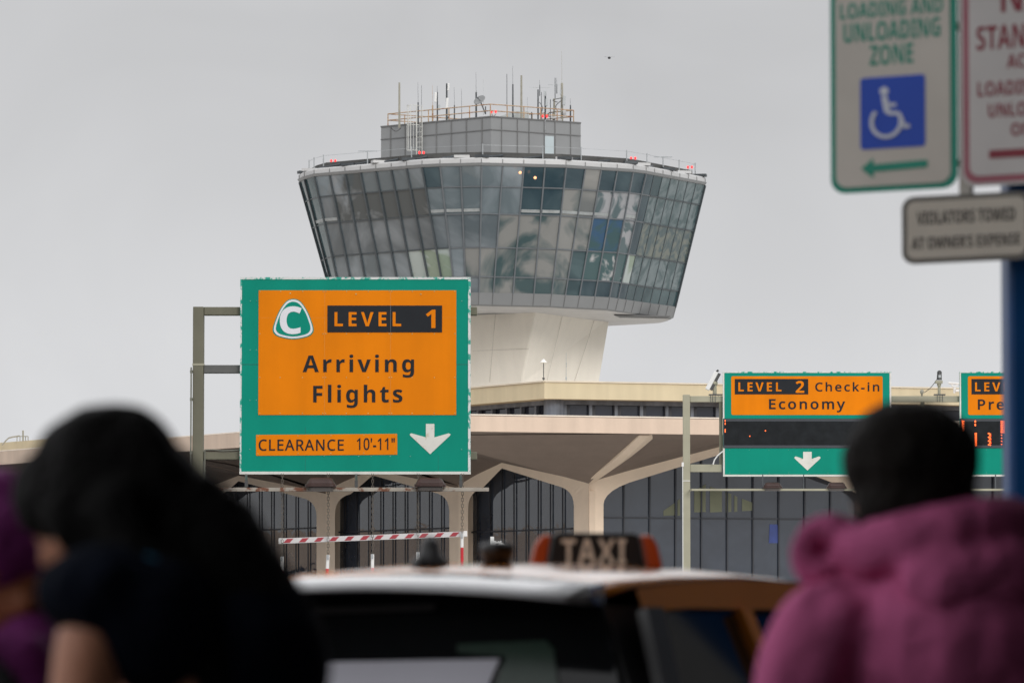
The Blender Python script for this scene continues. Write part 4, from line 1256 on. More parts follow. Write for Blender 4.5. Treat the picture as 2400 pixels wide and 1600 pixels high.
tag(q.build('photocell', M['beige_pole'], smooth=True), 'small round beige sensor standing on the gantry beam beside the dark camera', 'sensor')

# ================================================================== PARKING SIGNS AND BLUE COLUMN
YAW = R(-31)
D3 = 15.2
S3 = Fr(2100, 300, D3, YAW)
S3.k *= 1.0
cy_ = 1 / math.cos(YAW)
class FrY(Fr):
    def __init__(s, cu, cv, Y, yaw):
        super().__init__(cu, cv, Y, yaw); s.kx = s.k / math.cos(yaw)
    def __call__(s, px, py, off=0):
        return s.o + s.x * ((px - s.cu) * s.kx) + s.z * ((s.cv - py) * s.k) + s.n * off
S3 = FrY(2100, 300, D3, YAW)
bc = S3(2351, 600); bc.x = bc.x * (bc.y + .34) / bc.y - .034
cbx = thing('blue_column', 'wide dark blue painted column at the right edge behind the parking signs', 'column', (bc.x + .32, bc.y + .40, 0))
q = MB(); q.box((bc.x + .325, bc.y + .22, 2.75), (.65, .24, 5.2)); q.build('shaft', M['blue_col'], cbx, bevel=.02)
q = MB(); q.box((bc.x + .325, bc.y + .22, .10), (.78, .40, .25)); q.build('base', M['pavement'], cbx, bevel=.02)

sA = thing('loading_zone_sign', 'green bordered loading and unloading zone sign with blue wheelchair symbol', 'sign', S3(2095, 455))
q = MB(); fan(q, S3, rrect(1953, -45, 2236, 448, 34, 7), 0, -.004); q.build('board', M['p_green'], sA)
q = MB(); fan(q, S3, rrect(1965, -32, 2221, 434, 26, 7), .0004, .002); fA = q.build('face', M['p_face'], sA)
text('LOADING AND', S3, (1976, -2, 2206, 36), M['p_green'], 'lettering', fA, .0022, .001, .0, 1.0, True)
text('UNLOADING', S3, (1984, 46, 2200, 92), M['p_green'], 'lettering', fA, .0022, .001, .0, 1.0, True)
text('ZONE', S3, (2043, 102, 2140, 150), M['p_green'], 'lettering', fA, .0022, .001, .0, 1.0, True)
q = MB(); fan(q, S3, rrect(2021, 178, 2166, 347, 8, 4), .0022, .0034); bs = q.build('symbol_panel', M['p_blue'], sA)
# wheelchair figure
q = MB()
def disc(cx, cy, r_, a, b, ry=None, n=20): fan(q, S3, [(cx + r_ * math.cos(2 * math.pi * i / n), cy + (ry or r_) * math.sin(2 * math.pi * i / n)) for i in range(n)], a, b)
def stroke(pts, w_, a=.0036, b=.0046):
    for (x0, y0), (x1, y1) in zip(pts, pts[1:]):
        l_ = math.hypot(x1 - x0, y1 - y0); nx, ny = -(y1 - y0) / l_ * w_ / 2, (x1 - x0) / l_ * w_ / 2
        fan(q, S3, [(x0 + nx, y0 + ny), (x0 - nx, y0 - ny), (x1 - nx, y1 - ny), (x1 + nx, y1 + ny)], a, b)
disc(2075, 212, 10, .0036, .0046)
stroke([(2075, 224), (2082, 262)], 13); stroke([(2080, 244), (2102, 246)], 8); stroke([(2082, 264), (2108, 266), (2121, 300), (2132, 296)], 9, .0048, .0056)
arc = [(2080 + 33 * math.cos(R(a)), 284 + 36 * math.sin(R(a))) for a in range(-5, 232, 12)]
stroke(arc, 9, .0058, .0066)
q.build('wheelchair_symbol', M['p_white'], bs)
q = MB(); fan(q, S3, [(2022, 391), (2050, 368), (2050, 383), (2168, 379), (2172, 388), (2168, 397), (2050, 401), (2050, 416)], .0022, .0034); q.build('arrow', M['p_green'], sA)

sB = thing('no_standing_sign', 'white no standing sign with dark red border and lettering, cut off at right', 'sign', S3(2390, 445))
q = MB(); fan(q, S3, rrect(2244, -45, 2534, 448, 34, 7), 0, -.004); q.build('board', M['p_face2'], sB)
q = MB(); fan(q, S3, rrect(2250, -40, 2528, 440, 30, 7), .0004, .0012); q.build('border', M['p_border'], sB)
q = MB(); fan(q, S3, rrect(2263, -27, 2515, 424, 22, 7), .0014, .0022); fB = q.build('face', M['p_face2'], sB)
text('NO', S3, (2334, -30, 2440, 48), M['p_red'], 'lettering', fB, .0024, .001, .0, 1.0, True)
text('STANDING', S3, (2280, 76, 2498, 132), M['p_red'], 'lettering', fB, .0024, .001, .0, 1.0, True)
text('ACTIVE', S3, (2346, 146, 2452, 178), M['p_red'], 'lettering', fB, .0024, .001, .0, 1.0, True)
text('LOADING AND', S3, (2282, 206, 2500, 240), M['p_red'], 'lettering', fB, .0024, .001, .0, 1.0, True)
text('UNLOADING', S3, (2305, 258, 2486, 290), M['p_red'], 'lettering', fB, .0024, .001, .0, 1.0, True)
text('ONLY', S3, (2354, 306, 2440, 336), M['p_red'], 'lettering', fB, .0024, .001, .0, 1.0, True)
q = MB(); fan(q, S3, [(2306, 366), (2450, 366), (2450, 352), (2484, 375), (2450, 398), (2450, 385), (2306, 385)], .0024, .0034); q.build('arrow', M['p_red'], sB)

S3c = FrY(2100, 300, D3 - .01, YAW)
sC = thing('tow_warning_plate', 'small grey plate with dark rounded border warning that violators are towed', 'sign', S3c(2250, 612))
q = MB(); fan(q, S3c, rrect(2112, 464, 2397, 622, 28, 6), 0, -.004); q.build('board', mat('plate_border', (.13, .125, .11), .6, .1, 4), sC)
q = MB(); fan(q, S3c, rrect(2124, 476, 2384, 610, 18, 6), .0004, .002); fC = q.build('face', M['p_plate'], sC)
text('VIOLATORS TOWED', S3c, (2146, 500, 2362, 531), M['p_black'], 'lettering', fC, .0022, .001, .0, 1.0, True)
text("AT OWNER'S EXPENSE", S3c, (2134, 560, 2372, 588), M['p_black'], 'lettering', fC, .0022, .001, .0, 1.0, True)
q = MB(); S3.rect(q, 2236, -40, 2262, 470, -.010, -.03)
for y in (60, 380): S3.rect(q, 2000, y, 2500, y + 16, -.030, -.05)
a_, b_ = S3(2370, 68, -.05), S3(2370, 388, -.05)
for p in (a_, b_): q.cyl(p, p + Vector((.06, .42, 0)), .02, n=8)
tag(q.build('sign_bracket', M['alu']), 'grey metal strip holding the two parking signs to the blue column', 'bracket')

# ================================================================== TAXI
YT = R(20)
tf = Vector((math.sin(YT), math.cos(YT), 0)); tr_ = Vector((math.cos(YT), -math.sin(YT), 0))
anchor = P(1484, 1372, 12.0)                   # rear right corner of the roof
tx0 = anchor - tr_ * .60 - tf * .42; tx0.z = 0
zc = anchor.z
Tm = lambda x, y, z: tx0 + tr_ * x + tf * y + Vector((0, 0, z))
taxi = thing('taxi', 'yellow taxi with sloping roof, lit-shaped TAXI roof sign and black rear window', 'taxi', (tx0.x, tx0.y, 0))
def sec(y, hw_, z0, z1, r_=.12, n=4):
    pts = rrect(-hw_, z0, hw_, z1, r_, n)
    return [Tm(x, y, z) for x, z in pts]
q = MB()
q.loft([sec(.0, .74, .42, .86, .10), sec(.06, .84, .30, .95, .12), sec(.5, .90, .22, 1.0, .14), sec(1.6, .91, .20, .98, .14), sec(3.0, .91, .20, .96, .14), sec(3.6, .90, .20, .94, .16), sec(4.2, .86, .24, .84, .16), sec(4.48, .74, .34, .70, .12)])
q.build('body', M['taxi'], taxi, smooth=False, bevel=.03)
# roof skin: width and height along the car; domed across
st = [(.30, .57, zc - .022), (.42, .60, zc + .00), (.87, .61, zc + .021), (1.42, .615, zc + .031), (1.92, .61, zc + .024), (2.3, .60, zc + .002), (2.6, .58, zc - .045), (2.78, .55, zc - .10)]
def roofring(y, hw_, z, under=.010):
    o = []
    for k in range(13):
        t = -1 + 2 * k / 12
        rib = -.010 * (1 if abs(abs(t) - .55) < .09 else 0)
        o.append(Tm(hw_ * t, y, z + .045 * (1 - abs(t) ** 2.2) + rib))
    for k in range(13):
        t = 1 - 2 * k / 12
        o.append(Tm(hw_ * .985 * t, y, z - under + .04 * (1 - t * t)))
    return o
q = MB(); q.loft([roofring(*s_) for s_ in st])
q.build('roof', M['taxi'], taxi, smooth=True)
# spoiler lip at the back of the roof
q = MB(); rg = []
for (y, hw_, z, th) in ((.30, .565, zc + .006, .055), (.16, .56, zc - .005, .045), (.08, .55, zc - .022, .022), (.055, .54, zc - .034, .010)):
    o = []
    for k in range(11):
        t = -1 + 2 * k / 10; o.append(Tm(hw_ * t, y, z + .030 * (1 - t * t)))
    for k in range(11):
        t = 1 - 2 * k / 10; o.append(Tm(hw_ * t, y, z - th + .030 * (1 - t * t)))
    rg.append(o)
q.loft(rg); q.build('spoiler', mat('spoiler_paint', (.42, .42, .43), .14, .03, 3, coat=1.0), taxi, smooth=True)
# greenhouse core, rear window, side windows, pillars
q = MB()
ghr = lambda y, hb, ht, z0, z1: [Tm(-hb, y, z0), Tm(hb, y, z0), Tm(ht, y, z1), Tm(-ht, y, z1)]
q.add([Tm(-.80, .10, .94), Tm(.80, .10, .94), Tm(.80, 3.5, .92), Tm(-.80, 3.5, .92), Tm(-.55, .34, zc - .05), Tm(.55, .34, zc - .05), Tm(.55, 2.7, zc - .05), Tm(-.55, 2.7, zc - .05)], [(0, 1, 5, 4), (1, 2, 6, 5), (2, 3, 7, 6), (3, 0, 4, 7), (4, 5, 6, 7)])
q.build('cabin', M['tblack'], taxi)
q = MB(); q.add([Tm(-.74, .075, .97), Tm(.74, .075, .97), Tm(.55, .31, zc - .02), Tm(-.55, .31, zc - .02)], [(0, 1, 2, 3)])
rw = q.build('rear_window', M['tglass'], taxi, solid=.01)
rwp = lambda u, v: lerp(lerp(Tm(-.74, .058, .97), Tm(.74, .058, .97), u), lerp(Tm(-.55, .293, zc - .02), Tm(.55, .293, zc - .02), u), v)
q = MB(); q.add([rwp(.34, .10), rwp(.66, .10), rwp(.755, .665), rwp(.29, .645)], [(0, 1, 2, 3)]); q.build('rear_window_panel', M['tgrey'], rw, solid=.004)  # pale sheet painting the sky's reflection in the lower rear glass
q = MB(); q.add([rwp(.69, .12), rwp(.88, .12), rwp(.875, .72), rwp(.86, .76), rwp(.66, .74), rwp(.66, .70), rwp(.77, .68)], [(0, 1, 2, 3, 4, 5, 6)]); q.build('green_screen', M['tgreen'], rw, solid=.003)  # green patch on opaque glass, for the glimpse through the far window
q = MB(); q.add([rwp(.26, .895), rwp(.60, .915), rwp(.60, .945), rwp(.26, .925)], [(0, 1, 2, 3)]); q.build('brake_lamp', mat('brake_dim', (.05, .045, .045), .5, .1, 4), rw, solid=.004)
q = MB(); q.cyl(rwp(.5, .05), rwp(.30, .14), .012, n=6); q.cyl(rwp(.5, .05), rwp(.5, -.02), .03, n=8); q.build('wiper', M['tblack'], rw)
for s_ in (-1, 1):
    xb, xt = .805 * s_, .585 * s_
    # body-colour frame over the doors: cant rail and pillars
    q = MB(); 
    def rail_(y): return [Tm(.60 * s_, y, 0)]
    ys = [.40, .8, 1.3, 1.8, 2.3, 2.65]
    zt_ = [zc - .004, zc + .018, zc + .030, zc + .027, zc + .002, zc - .055]
    A = [Tm(.614 * s_, y, z - .004) for y, z in zip(ys, zt_)]
    B = [Tm(.634 * s_, y, zc - .066 + (.012 if 0 < i < 4 else -.02 if i > 3 else 0)) for i, y in enumerate(ys)]
    q.loft([A, B], closed=False, caps=False); q.build('cant_rail', M['taxi_side'], taxi, smooth=True)
    for (y0, y1, ex_) in ((.36, .50, -.28), (1.18, 1.27, 0), (2.52, 2.64, .75)):
        q = MB(); a0, a1, b0, b1 = Tm(.628 * s_, y0, zc - .066), Tm(.628 * s_, y1, zc - .066), Tm(.825 * s_, y1 + ex_, .96), Tm(.825 * s_, y0 + ex_, .96)
        q.add([a0, a1, b0, b1], [(0, 1, 2, 3)]); q.build('pillar', M['tblack'] if y0 < 1 else M['taxi_side'], taxi, solid=.03)
    for (y0, y1, e0, e1) in ((.50, 1.18, -.22, 0), (1.27, 2.52, 0, .75)):
        q = MB(); q.add([Tm(.618 * s_, y0, zc - .064), Tm(.618 * s_, y1, zc - .064), Tm(.815 * s_, y1 + e1, .96), Tm(.815 * s_, y0 + e0, .96)], [(0, 1, 2, 3)])
        q.build('side_window', M['tglass'], taxi, solid=.008)
    q = MB(); q.box(Tm(.77 * s_, .02, .90), (.20, .10, .22), Matrix.Rotation(-YT, 3, 'Z')); q.build('tail_light', M['tail_red'], taxi, bevel=.03)
    for y in (.95, 3.65):
        c = Tm(.80 * s_, y, .33); ax = tr_ * .10
        q = MB(); q.cyl(c - ax, c + ax, .33, n=28); wh = q.build('wheel', M['rubber'], taxi, bevel=.03)
        q = MB(); q.cyl(c + ax * (s_ * 1.0), c + ax * (s_ * 1.06), .21, n=24)
        for k in range(5):
            d_ = tf * math.cos(R(72 * k)) + Vector((0, 0, math.sin(R(72 * k)))); q.cyl(c + ax * s_ * 1.05, c + ax * s_ * 1.08 + d_ * .2, .03, n=6)
        q.build('rim', M['rim'], wh)
    q = MB(); q.box(Tm(.98 * s_, 2.75, 1.02), (.18, .10, .13), Matrix.Rotation(-YT, 3, 'Z')); q.build('wing_mirror', M['taxi'], taxi, bevel=.03)
    q = MB(); q.box(Tm(.60 * s_, 4.42, .62), (.30, .10, .14), Matrix.Rotation(-YT, 3, 'Z')); q.build('headlight', M['lamp_glass'], taxi, bevel=.02)
q = MB(); q.add([Tm(-.55, 2.78, zc - .05), Tm(.55, 2.78, zc - .05), Tm(.74, 3.52, .95), Tm(-.74, 3.52, .95)], [(0, 1, 2, 3)]); q.build('windscreen', M['tglass'], taxi, solid=.008)
q = MB(); q.box(Tm(0, .0, .45), (1.6, .16, .24), Matrix.Rotation(-YT, 3, 'Z')); q.build('bumper', M['tblack'], taxi, bevel=.04)
q = MB(); q.box(Tm(0, -.02, .75), (.31, .03, .155), Matrix.Rotation(-YT, 3, 'Z')); q.build('number_plate', M['plate'], taxi, bevel=.004)
q = MB(); q.cyl(P(1788, 1416, 13.5), P(1866, 1421, 13.85), .010, n=8); q.build('rain_visor', M['white_paint'], taxi)
def roof_z(y, x=0):
    for a, b in zip(st, st[1:]):
        if a[0] <= y <= b[0]:
            t = (y - a[0]) / (b[0] - a[0]); return lerp(a[2], b[2], t) + .045 * (1 - abs(x / .6) ** 2.2)
    return zc
def hitroof(px, py, y):                         # car x of a pixel column at car station y
    for k in range(60):
        pass
# fin and puck aerial
def carx(px, y):
    # solve x so that Tm(x, y, zc) projects to pixel column px
    lo, hi = -1.5, 1.5
    for _ in range(40):
        m_ = (lo + hi) / 2; p = Tm(m_, y, zc) - CAM
        u_ = 1200 + F * p.x / p.dot(_f)
        if u_ < px: lo = m_
        else: hi = m_
    return (lo + hi) / 2
xf = carx(998, .62); zf = roof_z(.62, xf)
q = MB()
rg = []
for (y0, y1, hw_, z) in ((.55, .75, .042, -.012), (.555, .745, .040, .014), (.59, .72, .024, .034), (.61, .69, .019, .066), (.63, .67, .012, .080)):
    rg.append([Tm(xf + hw_ * math.cos(a), (y0 + y1) / 2 + (y1 - y0) / 2 * math.sin(a), zf + z) for a in [2 * math.pi * i / 12 for i in range(12)]])
q.loft(rg); q.build('fin_aerial', M['tblack'], taxi, smooth=True)
xp = carx(1165, .85); zp_ = roof_z(.85, xp)
q = MB(); rg = [[Tm(xp + r_ * math.cos(a), .85 + r_ * math.sin(a), zp_ + z) for a in [2 * math.pi * i / 18 for i in range(18)]] for r_, z in ((.038, -.012), (.038, .018), (.044, .020), (.046, .046), (.042, .056), (.02, .060))]
q.loft(rg); q.build('puck_aerial', M['tblack'], taxi, smooth=True)
# roof sign
xs_ = carx(1396, 1.75); zs_ = roof_z(1.75, xs_) - .006
class Ft:
    def __call__(s, px, py, off=0): return Tm(xs_, 1.75, zs_) + Vector((1, 0, 0)) * px + Vector((0, 0, 1)) * py + Vector((0, -1, 0)) * off
ft = Ft()
hsg = .155 * 13.3 / 13.7
q = MB()
def trap(w0, w1, h0, h1, r_, dx=0):
    return [(-w0, h0), (w0, h0), (w1, h1 - r_), (w1 - r_ * 1.1, h1), (-w1 + r_ * 1.1, h1), (-w1, h1 - r_)]
HS = .102
for a, b, m_, nm, w0, w1 in ((.06, -.06, 'tblack', 'sign_case', .140, .124),):
    q.hexa([ft(x, y, a) for x, y in trap(w0, w1, 0, HS, .012)], [ft(x, y, b) for x, y in trap(w0, w1, 0, HS, .012)]); rs = q.build('roof_sign', M[m_], taxi, bevel=.006)
for s_ in (-1, 1):
    q = MB(); pts = [(.142 * s_, .0), (.192 * s_, .0), (.176 * s_, HS - .035), (.158 * s_, HS - .008), (.126 * s_, HS - .004)]
    q.hexa([ft(x, y, .05) for x, y in pts], [ft(x, y, -.05) for x, y in pts]); q.build('amber_lens', M['amber'], rs, bevel=.008)
class Ft2(Ft):
    pass
text('TAXI', lambda px, py, off=0: ft(px, -py, off + .0), (-.098, -.084, .086, -.014), M['taxi_text'], 'lettering', rs, .0612, .002, .0, 1.1, True)

# ================================================================== PEOPLE
def realise(ob, name, m, parent, smooth=True):
    dg = bpy.context.evaluated_depsgraph_get()
    me = bpy.data.meshes.new_from_object(ob.evaluated_get(dg))
    old = ob.data
    bpy.data.objects.remove(ob); bpy.data.meshes.remove(old)
    me.name = name; me.materials.clear(); me.materials.append(m)
    me.polygons.foreach_set('use_smooth', [smooth] * len(me.polygons))
    o = bpy.data.objects.new(name, me); col.objects.link(o)
    if parent is not None: hang(o, parent)
    return o
def skin_raw(chains):
    """chains of (point, radius); returns verts/faces of a skinned, subdivided surface"""
    vs, es, rs, key = [], [], [], {}
    for ch in chains:
        prev = None
        for p, r_ in ch:
            k = tuple(round(c, 4) for c in p)
            if k not in key:
                key[k] = len(vs); vs.append(p); rs.append(r_)
            i = key[k]
            if prev is not None: es.append((prev, i))
            prev = i
    me = bpy.data.meshes.new('skin'); me.from_pydata([tuple(v) for v in vs], es, [])
    ob = bpy.data.objects.new('skin', me); col.objects.link(ob)
    ob.modifiers.new('skin', 'SKIN')
    for i, r_ in enumerate(rs): me.skin_vertices[0].data[i].radius = (r_, r_) if isinstance(r_, float) else r_
    me.skin_vertices[0].data[0].use_root = True
    d = ob.modifiers.new('sub', 'SUBSURF'); d.levels = 2; d.render_levels = 2
    dg = bpy.context.evaluated_depsgraph_get()
    m2 = bpy.data.meshes.new_from_object(ob.evaluated_get(dg))
    out_ = ([v.co.copy() for v in m2.vertices], [tuple(p.vertices) for p in m2.polygons])
    bpy.data.objects.remove(ob); bpy.data.meshes.remove(me); bpy.data.meshes.remove(m2)
    return out_
def fuse(mb, name, m, parent, voxel=.01, smooth_it=4, wrinkle=0, wsc=8):
    """merge overlapping pieces into one continuous surface"""
    ob = mb.build('raw', m)
    d = ob.modifiers.new('remesh', 'REMESH'); d.mode = 'VOXEL'; d.voxel_size = voxel
    d = ob.modifiers.new('smooth', 'SMOOTH'); d.iterations = smooth_it; d.factor = .5
    o = realise(ob, name, m, parent)
    if wrinkle:
        o.data.update()
        ns = [v.normal.copy() for v in o.data.vertices]
        for v, n_ in zip(o.data.vertices, ns):
            c = v.co
            v.co = c + n_ * wrinkle * (noise.noise(Vector((c.x * wsc, c.y * wsc, c.z * wsc * .7))) + .5 * noise.noise(Vector((c.x * wsc * 2.3, c.y * wsc * 2.3, c.z * wsc * 1.2))))
        o.data.update()
    return o
def V(*a): return Vector(a)
def hand(mb, wrist, fwd, up_, size=1.0, curl=.5):
    """palm and five separate curled fingers"""
    fwd = fwd.normalized(); side = fwd.cross(up_).normalized(); up_ = side.cross(fwd).normalized()
    S_ = size
    vs, fs = skin_raw([[(wrist, .024 * S_), (wrist + fwd * .045 * S_, (.036 * S_, .018 * S_)), (wrist + fwd * .085 * S_, (.038 * S_, .015 * S_))]])
    mb.add(vs, fs)
    for k, (o, L_) in enumerate(((-.030, .066), (-.010, .078), (.011, .072), (.030, .056))):
        b = wrist + fwd * .082 * S_ + side * o * S_
        a = 0; pts = [(b - fwd * .02 * S_, .0095 * S_), (b, .0095 * S_)]; p = b
        for j in range(3):
            a += curl * (.5 + .35 * j)
            p = p + (fwd * math.cos(a) - up_ * math.sin(a)) * L_ * S_ / 3
            pts.append((p, (.009 - .0012 * j) * S_))
        vs, fs = skin_raw([pts]); mb.add(vs, fs)
    b = wrist + fwd * .03 * S_ - side * .026 * S_
    pts = [(b, .012 * S_), (b + (fwd * .7 - side * .7) * .030 * S_, .0115 * S_), (b + (fwd * .85 - side * .5) * .058 * S_ - up_ * .008, .010 * S_), (b + fwd * .085 * S_ - side * .034 * S_ - up_ * .02, .008 * S_)]
    vs, fs = skin_raw([pts]); mb.add(vs, fs)
def head(mb, c, rot, s=1.0):
    """skull, jaw, nose, brow, lips and ears; local +y is where the face looks"""
    T_ = lambda x, y, z: c + rot @ (V(x, y, z) * s)
    mb.sph(T_(0, -.012, .022), (.076 * s, .093 * s, .092 * s), 18, rot=rot)
    mb.sph(T_(0, .028, -.038), (.058 * s, .062 * s, .078 * s), 16, rot=rot)
    mb.sph(T_(0, .062, -.088), (.024 * s, .022 * s, .020 * s), 10, rot=rot)
    mb.sph(T_(0, .092, -.018), (.011 * s, .016 * s, .030 * s), 10, rot=rot)
    mb.sph(T_(0, .102, -.036), (.016 * s, .014 * s, .012 * s), 10, rot=rot)
    mb.sph(T_(0, .078, .018), (.055 * s, .014 * s, .010 * s), 10, rot=rot)
    for z in (-.060, -.069): mb.sph(T_(0, .082, z), (.024 * s, .010 * s, .0055 * s), 10, rot=rot)
    for sx in (-1, 1):
        mb.sph(T_(sx * .074, -.008, -.012), (.009 * s, .020 * s, .032 * s), 10, rot=rot)
        mb.sph(T_(sx * .038, .060, -.03), (.024 * s, .024 * s, .024 * s), 10, rot=rot)
def eyes(c, rot, parent, s=1.0):
    for sx in (-1, 1):
        q = MB(); q.sph(c + rot @ (V(sx * .031, .0705, .002) * s), (.011 * s, .011 * s, .006 * s), 10); q.build('eye', M['eye'], parent, smooth=True)

def legs_chain(pel, sp, fwd, foot_y=.03, stride=.0):
    side = V(-fwd.y, fwd.x, 0)
    ch = []; feet = []
    for k, s_ in enumerate((-1, 1)):
        h = pel + side * s_ * .09 - V(0, 0, .04); kn = V(h.x, h.y, .50) + side * s_ * .01 + fwd * (.03 + stride * s_); an = V(h.x, h.y, .21) + side * s_ * .015 + fwd * (stride * 1.6 * s_ - .02)
        ch.append((h, kn, an)); feet.append(an)
    return ch, feet
def shoes(feet, fwd, parent):
    for an in feet:
        q = MB(); side = V(-fwd.y, fwd.x, 0); an = an + V(0, 0, 0)
        g0 = .125
        rg = []
        for (t, w_, h_) in ((-.09, .030, .06), (-.05, .040, .085), (.02, .043, .08), (.10, .048, .055), (.16, .040, .040), (.19, .018, .025)):
            c = V(an.x, an.y, 0) + fwd * t
            rg.append([c + side * (w_ * math.cos(a)) + V(0, 0, g0 + h_ / 2 + h_ / 2 * math.sin(a)) for a in [2 * math.pi * i / 12 for i in range(12)]])
        q.loft(rg); q.build('shoe', M['shoe'], parent, smooth=True)

def rotz(yaw, pitch=0, roll=0): return Matrix.Rotation(yaw, 3, 'Z') @ Matrix.Rotation(pitch, 3, 'X') @ Matrix.Rotation(roll, 3, 'Y')

def person_left():
    D_ = 6.2
    fwd = V(-1, .10, 0).normalized(); side = V(-fwd.y, fwd.x, 0)   # side -> person's left (towards camera)
    if side.y > 0: side = -side
    t = thing('person', 'person with long black hair in a navy short sleeved top, at left', 'person', (-.36, D_, .125))
    pel = V(-.30, D_, .93); sp = V(-.325, D_, 1.13); ch = V(-.385, D_, 1.30); nb = V(-.43, D_, 1.425); nk = V(-.475, D_, 1.475)
    hc = V(-.537, D_ - .0, 1.530)
    shN = V(-.540, D_ - .155, 1.385); elN = V(-.565, D_ - .20, 1.10); wrN = V(-.72, D_ - .12, .98)
    shF = V(-.46, D_ + .19, 1.385); elF = V(-.53, D_ + .24, 1.12); wrF = V(-.72, D_ + .14, 1.0)
    lg, feet = legs_chain(pel, sp, fwd, stride=.03)
    chains = [[(pel, .135), (sp, .115), (ch, .125), (nb, .07), (nk, .052), (hc - V(-.02, 0, .04), .055)],
              [(ch, .125), (lerp(ch, shN, .7) + V(0, 0, .03), .07), (shN, .052), (lerp(shN, elN, .5), .046), (elN, .037), (lerp(elN, wrN, .4), .036), (wrN, .025)],
              [(ch, .125), (lerp(ch, shF, .7) + V(0, 0, .03), .07), (shF, .052), (lerp(shF, elF, .5), .046), (elF, .037), (lerp(elF, wrF, .4), .036), (wrF, .025)]]
    for h, k, a in lg: chains.append([(pel, .135), (h, .088), (lerp(h, k, .5), .075), (k, .055), (lerp(k, a, .4), .052), (a, .036)])
    mb = MB(); mb.add(*skin_raw(chains))
    rot = rotz(math.atan2(-fwd.x, fwd.y), R(-24), 0)
    head(mb, hc, rot)
    hand(mb, wrN, (wrN - elN), V(0, 0, 1)); hand(mb, wrF, (wrF - elF), V(0, 0, 1))
    b = fuse(mb, 'body', M['skin'], t, .009, 3)
    eyes(hc, rot, b)
    # long hair: cap, side falls and the mass over neck and back
    mb = MB()
    mb.sph(hc + rot @ V(0, -.020, .034), (.094, .106, .096), 18, rot=rot)
    mb.sph(hc + rot @ V(0, -.05, -.02), (.092, .085, .10), 16, rot=rot)
    mb.add(*skin_raw([[(hc + V(.06, 0, .02), .085), (V(-.44, D_, 1.50), .10), (V(-.385, D_, 1.43), .105), (V(-.345, D_, 1.34), .10), (V(-.325, D_, 1.24), .085), (V(-.31, D_, 1.13), .055), (V(-.30, D_, 1.05), .02)]]))
    for s_ in (-1, 1):
        mb.add(*skin_raw([[(hc + V(.015, s_ * .075, .03), .045), (hc + V(.03, s_ * .09, -.06), .045), (V(-.45, D_ + s_ * .10, 1.42), .05), (V(-.40, D_ + s_ * .11, 1.32), .045), (V(-.36, D_ + s_ * .10, 1.2), .03)]]))
    mb.sph(hc + rot @ V(0, .045, .035), (.086, .072, .062), 14, rot=rot)
    mb.add(*skin_raw([[(hc + rot @ V(.075, .045, .03), .036), (hc + rot @ V(.080, .045, -.03), .034), (hc + rot @ V(.078, .02, -.075), .028)]]))
    mb.add(*skin_raw([[(hc + rot @ V(-.075, .045, .03), .036), (hc + rot @ V(-.080, .045, -.03), .034), (hc + rot @ V(-.078, .02, -.075), .028)]]))
    fuse(mb, 'hair', M['hair'], b, .012, 3, .008, 18)
    # top
    mb = MB()
    sl = lerp(shN, elN, .17)
    mb.add(*skin_raw([[(pel + V(0, 0, -.06), .155), (pel, .160), (sp, .145), (ch + V(.02, 0, 0), .152), (nb + V(.01, 0, -.02), .088)],
                      [(ch + V(.02, 0, 0), .152), (lerp(ch, shN, .6) + V(0, 0, .04), .085), (shN + V(.01, .01, .015), .068), (sl, .060)],
                      [(ch + V(.02, 0, 0), .152), (lerp(ch, shF, .6) + V(0, 0, .04), .085), (shF, .068), (lerp(shF, elF, .25), .06)]]))
    mb.sph(shN + V(.015, .01, .030), (.088, .085, .062), 16); mb.sph(shN + V(.07, .03, -.01), (.09, .10, .09), 16)
    mb.sph(shF + V(.01, -.01, .0), (.088, .085, .085), 16)
    mb.sph(V(-.345, D_ + .02, 1.32), (.105, .15, .135), 16)
    mb.sph(V(-.36, D_, 1.20), (.115, .15, .16), 16)
    tp = fuse(mb, 'top', M['navy'], t, .011, 3, .008, 14)
    q = MB(); q.tube([V(-.50, D_ - .145, 1.452), V(-.475, D_ - .155, 1.447), V(-.455, D_ - .16, 1.437)], .012, n=8); q.sph(V(-.48, D_ - .155, 1.449), (.032, .02, .013), 10); q.build('shoulder_strap', M['teal_trim'], tp, smooth=True)
    mb = MB()
    mb.add(*skin_raw([[(pel, .158), (pel + V(0, 0, -.05), .15)]] + [[(pel, .158), (h, .102), (lerp(h, k, .5), .09), (k, .070), (a + V(0, 0, .0), .055)] for h, k, a in lg]))
    fuse(mb, 'trousers', M['trouser'], t, .012, 3, .005, 12)
    shoes(feet, fwd, t)
person_left()

